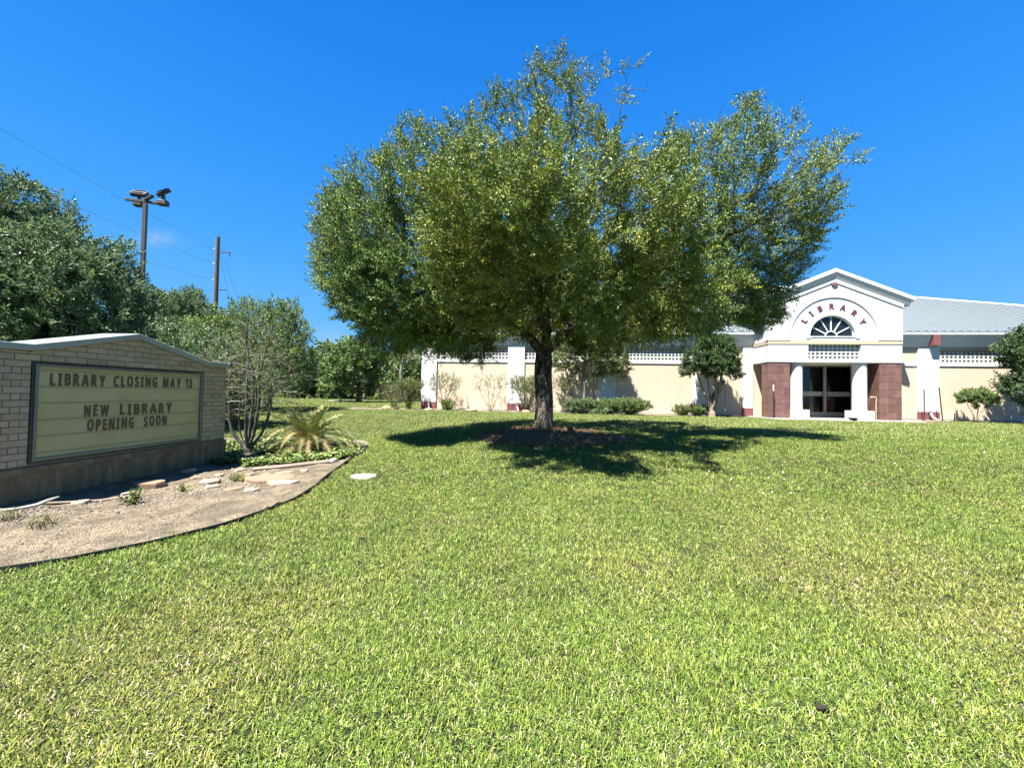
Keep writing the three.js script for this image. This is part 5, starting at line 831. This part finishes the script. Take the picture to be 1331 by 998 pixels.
// ───────────────────────── grass ─────────────────────────
{
  const blade = (r, P, C, R, scale) => {
    const a = r() * 6.28, q = Math.sqrt(r()) * R, ox = Math.cos(a) * q, oz = Math.sin(a) * q, l = (0.022 + 0.034 * r()) * scale, w = (0.0026 + 0.0024 * r()) * scale, b = r() * 6.28, bend = 0.5 + 0.9 * r(), lean = 0.05 + 0.95 * r() * r(), cl = Math.cos(lean), sl = Math.sin(lean);
    const dx = Math.cos(b), dz = Math.sin(b), sx = -dz * w / 2, sz = dx * w / 2;
    const pt = (t, k) => { const an = bend * t * 1.25, h = l * Math.sin(an) / (bend * 1.25) , o = l * (1 - Math.cos(an)) / (bend * 1.25), hh = Math.max(0.003, h * cl - o * sl), oo = o * cl + h * sl; return [ox + dx * oo + sx * k, hh, oz + dz * oo + sz * k]; };
    const p = [pt(0, -1), pt(0, 1), pt(0.5, -1), pt(0.5, 1), pt(0.82, -0.75), pt(0.82, 0.75), pt(1, 0)];
    for (const f of [[0, 1, 3], [0, 3, 2], [2, 3, 5], [2, 5, 4], [4, 5, 6]]) for (const i of f) P.push(...p[i]);
    const u = r(), k = 0.5 + 1.0 * r(), base = u < 0.16 ? [0.41, 0.355, 0.22] : u < 0.5 ? [0.112, 0.163, 0.018] : u < 0.78 ? [0.063, 0.108, 0.012] : [0.215, 0.238, 0.038];
    for (let i = 0; i < 15; i++) C.push(base[0] * k, base[1] * k, base[2] * k);
  };
  const tuft = (seed, n, R, scale) => { const r = rng(seed), P = [], C = []; for (let i = 0; i < n; i++) blade(r, P, C, R, scale); const g = new THREE.BufferGeometry(); g.setAttribute('position', new THREE.Float32BufferAttribute(P, 3)); g.setAttribute('color', new THREE.Float32BufferAttribute(C, 3)); g.computeVertexNormals(); return g; };
  const mat = std({ vertexColors: true, roughness: 0.92, side: THREE.DoubleSide });
  const kinds = [0, 1, 2, 3].map((i) => tuft(300 + i, 60, 0.1, 1)), far = [0, 1].map((i) => tuft(310 + i, 90, 0.24, 1.7));
  const lists = [...kinds, ...far].map(() => []);
  const r = rng(320), q = new THREE.Quaternion(), e = new THREE.Euler();
  const put1 = (x, z, isFar, s) => {
    if (inPoly(x - 0.3 * (fbm(x * 3, z * 3, 3, 324) - 0.42), z, BED)) return; const m = mulchR(x, z); if (m < 0.85 || (m < 1.15 && r() < 0.6)) return;
    const sv = stripV(x, z); if (sv < 1.45) return; const [u, v] = toFacade(x, z); if (u > -0.3 && u < 46 && v < 0.4) return; if (u > 18.9 && u < 26.2 && v < 2.38) return;
    const dry = ss(0.5, 0.72, fbm(x * 0.55 + 9, z * 0.55, 4, 321)) * ss(8, 2.5, -z) + 0.35 * ss(0.55, 0.75, fbm(x * 2.1, z * 2.1, 3, 322)), lush = fbm(x * 0.9, z * 0.9, 3, 323);
    const k = 0.8 + 0.35 * lush + 0.15 * r(); let c = mix3([0.86, 1.0, 0.85], [1.3, 1.12, 1.35], Math.min(1, dry)); c = mix3(c, [1.1, 1.05, 0.85], r() * 0.5);
    e.set((r() - 0.5) * 0.3, r() * 6.28, (r() - 0.5) * 0.3); q.setFromEuler(e);
    const y = G(x, z) - 0.004, hs = s * (0.7 + 0.5 * lush + 0.25 * r() + 0.7 * ss(0.6, 0.78, fbm(x * 3.1, z * 3.1, 3, 325)));
    lists[isFar ? 4 + Math.floor(r() * 2) : Math.floor(r() * 4)].push({ m: new THREE.Matrix4().compose(new THREE.Vector3(x, y, z), q.clone(), new THREE.Vector3(s, hs, s)), c: c.map((t) => t * k) });
  };
  const fill = (d0, d1, per, isFar, s, side) => {
    const lim = (d) => 1.48 * d + 1.2, st = 1 / Math.sqrt(per);
    for (let d = d0; d < d1; d += st) { const L = lim(d); for (let x = -L + st * r(); x < (side ? -2 : L); x += st) put1(x + (r() - 0.5) * st * 1.2, -(d + (r() - 0.1) * st), isFar, s); }
  };
  fill(0.8, 3, 280, false, 0.85); fill(3, 6, 170, false, 0.95); fill(6, 12, 90, false, 1.1); fill(12, 25, 26, true, 0.88); fill(25, 58, 6, true, 1.3, true);
  const root = instanced('lawn_grass', kinds[0], mat, lists[0], scene); tag(root, 'mown yellow green lawn grass with dry straw blades', 'grass');
  for (let i = 1; i < lists.length; i++) instanced('blades', i < 4 ? kinds[i] : far[i - 4], mat, lists[i], root);
  console.log('grass', lists.map((l) => l.length).join(' '));
}
{ // fallen leaves on the grass, white clover heads farther right
  const r = rng(401), items = [], fl = [], lg = spray({ seed: 92, n: 1, len: 0.001, L: 0.06, Wd: 0.024, spread: 0.1, cols: [[1, 1, 1]], twig: false });
  for (let i = 0; i < 900; i++) { const a = r() * 6.28, q = 1.5 + 6.5 * r(), x = 0.95 + Math.cos(a) * q, z = -10.5 + Math.sin(a) * q * 0.85; if (z > -2 || inPoly(x, z, BED) || stripV(x, z) < 1.4) continue; items.push({ m: new THREE.Matrix4().compose(new THREE.Vector3(x, G(x, z) + 0.035, z), new THREE.Quaternion().setFromEuler(new THREE.Euler(1.57 + (r() - 0.5) * 1.2, r() * 6, 0, 'YXZ')), new THREE.Vector3(1, 1, 1).multiplyScalar(0.7 + 0.5 * r())), c: mix3([0.6, 0.5, 0.4], [1.5, 1.3, 1], r()) }); }
  tag(instanced('fallen_leaves', lg, std({ vertexColors: true, color: new THREE.Color(0.2, 0.14, 0.07), roughness: 0.8, side: THREE.DoubleSide }), items, scene), 'brown fallen oak leaves scattered over the grass under the crown', 'leaves');
  const head = new THREE.IcosahedronGeometry(0.012, 1); head.translate(0, 0.055, 0);
  for (let i = 0; i < 420; i++) { const x = 3 + 15 * r(), z = -5.5 - 12 * r(); if (fbm(x * 0.5, z * 0.5, 3, 402) < 0.48 || stripV(x, z) < 1.6 || mulchR(x, z) < 1.3) continue; fl.push({ m: new THREE.Matrix4().makeTranslation(x, G(x, z), z) }); }
  tag(instanced('clover_flowers', head, std({ color: new THREE.Color(0.55, 0.55, 0.48), roughness: 0.9 }), fl, scene), 'tiny white clover heads dotted over the right half of the lawn', 'flowers');
}
renderer.render(scene, camera);
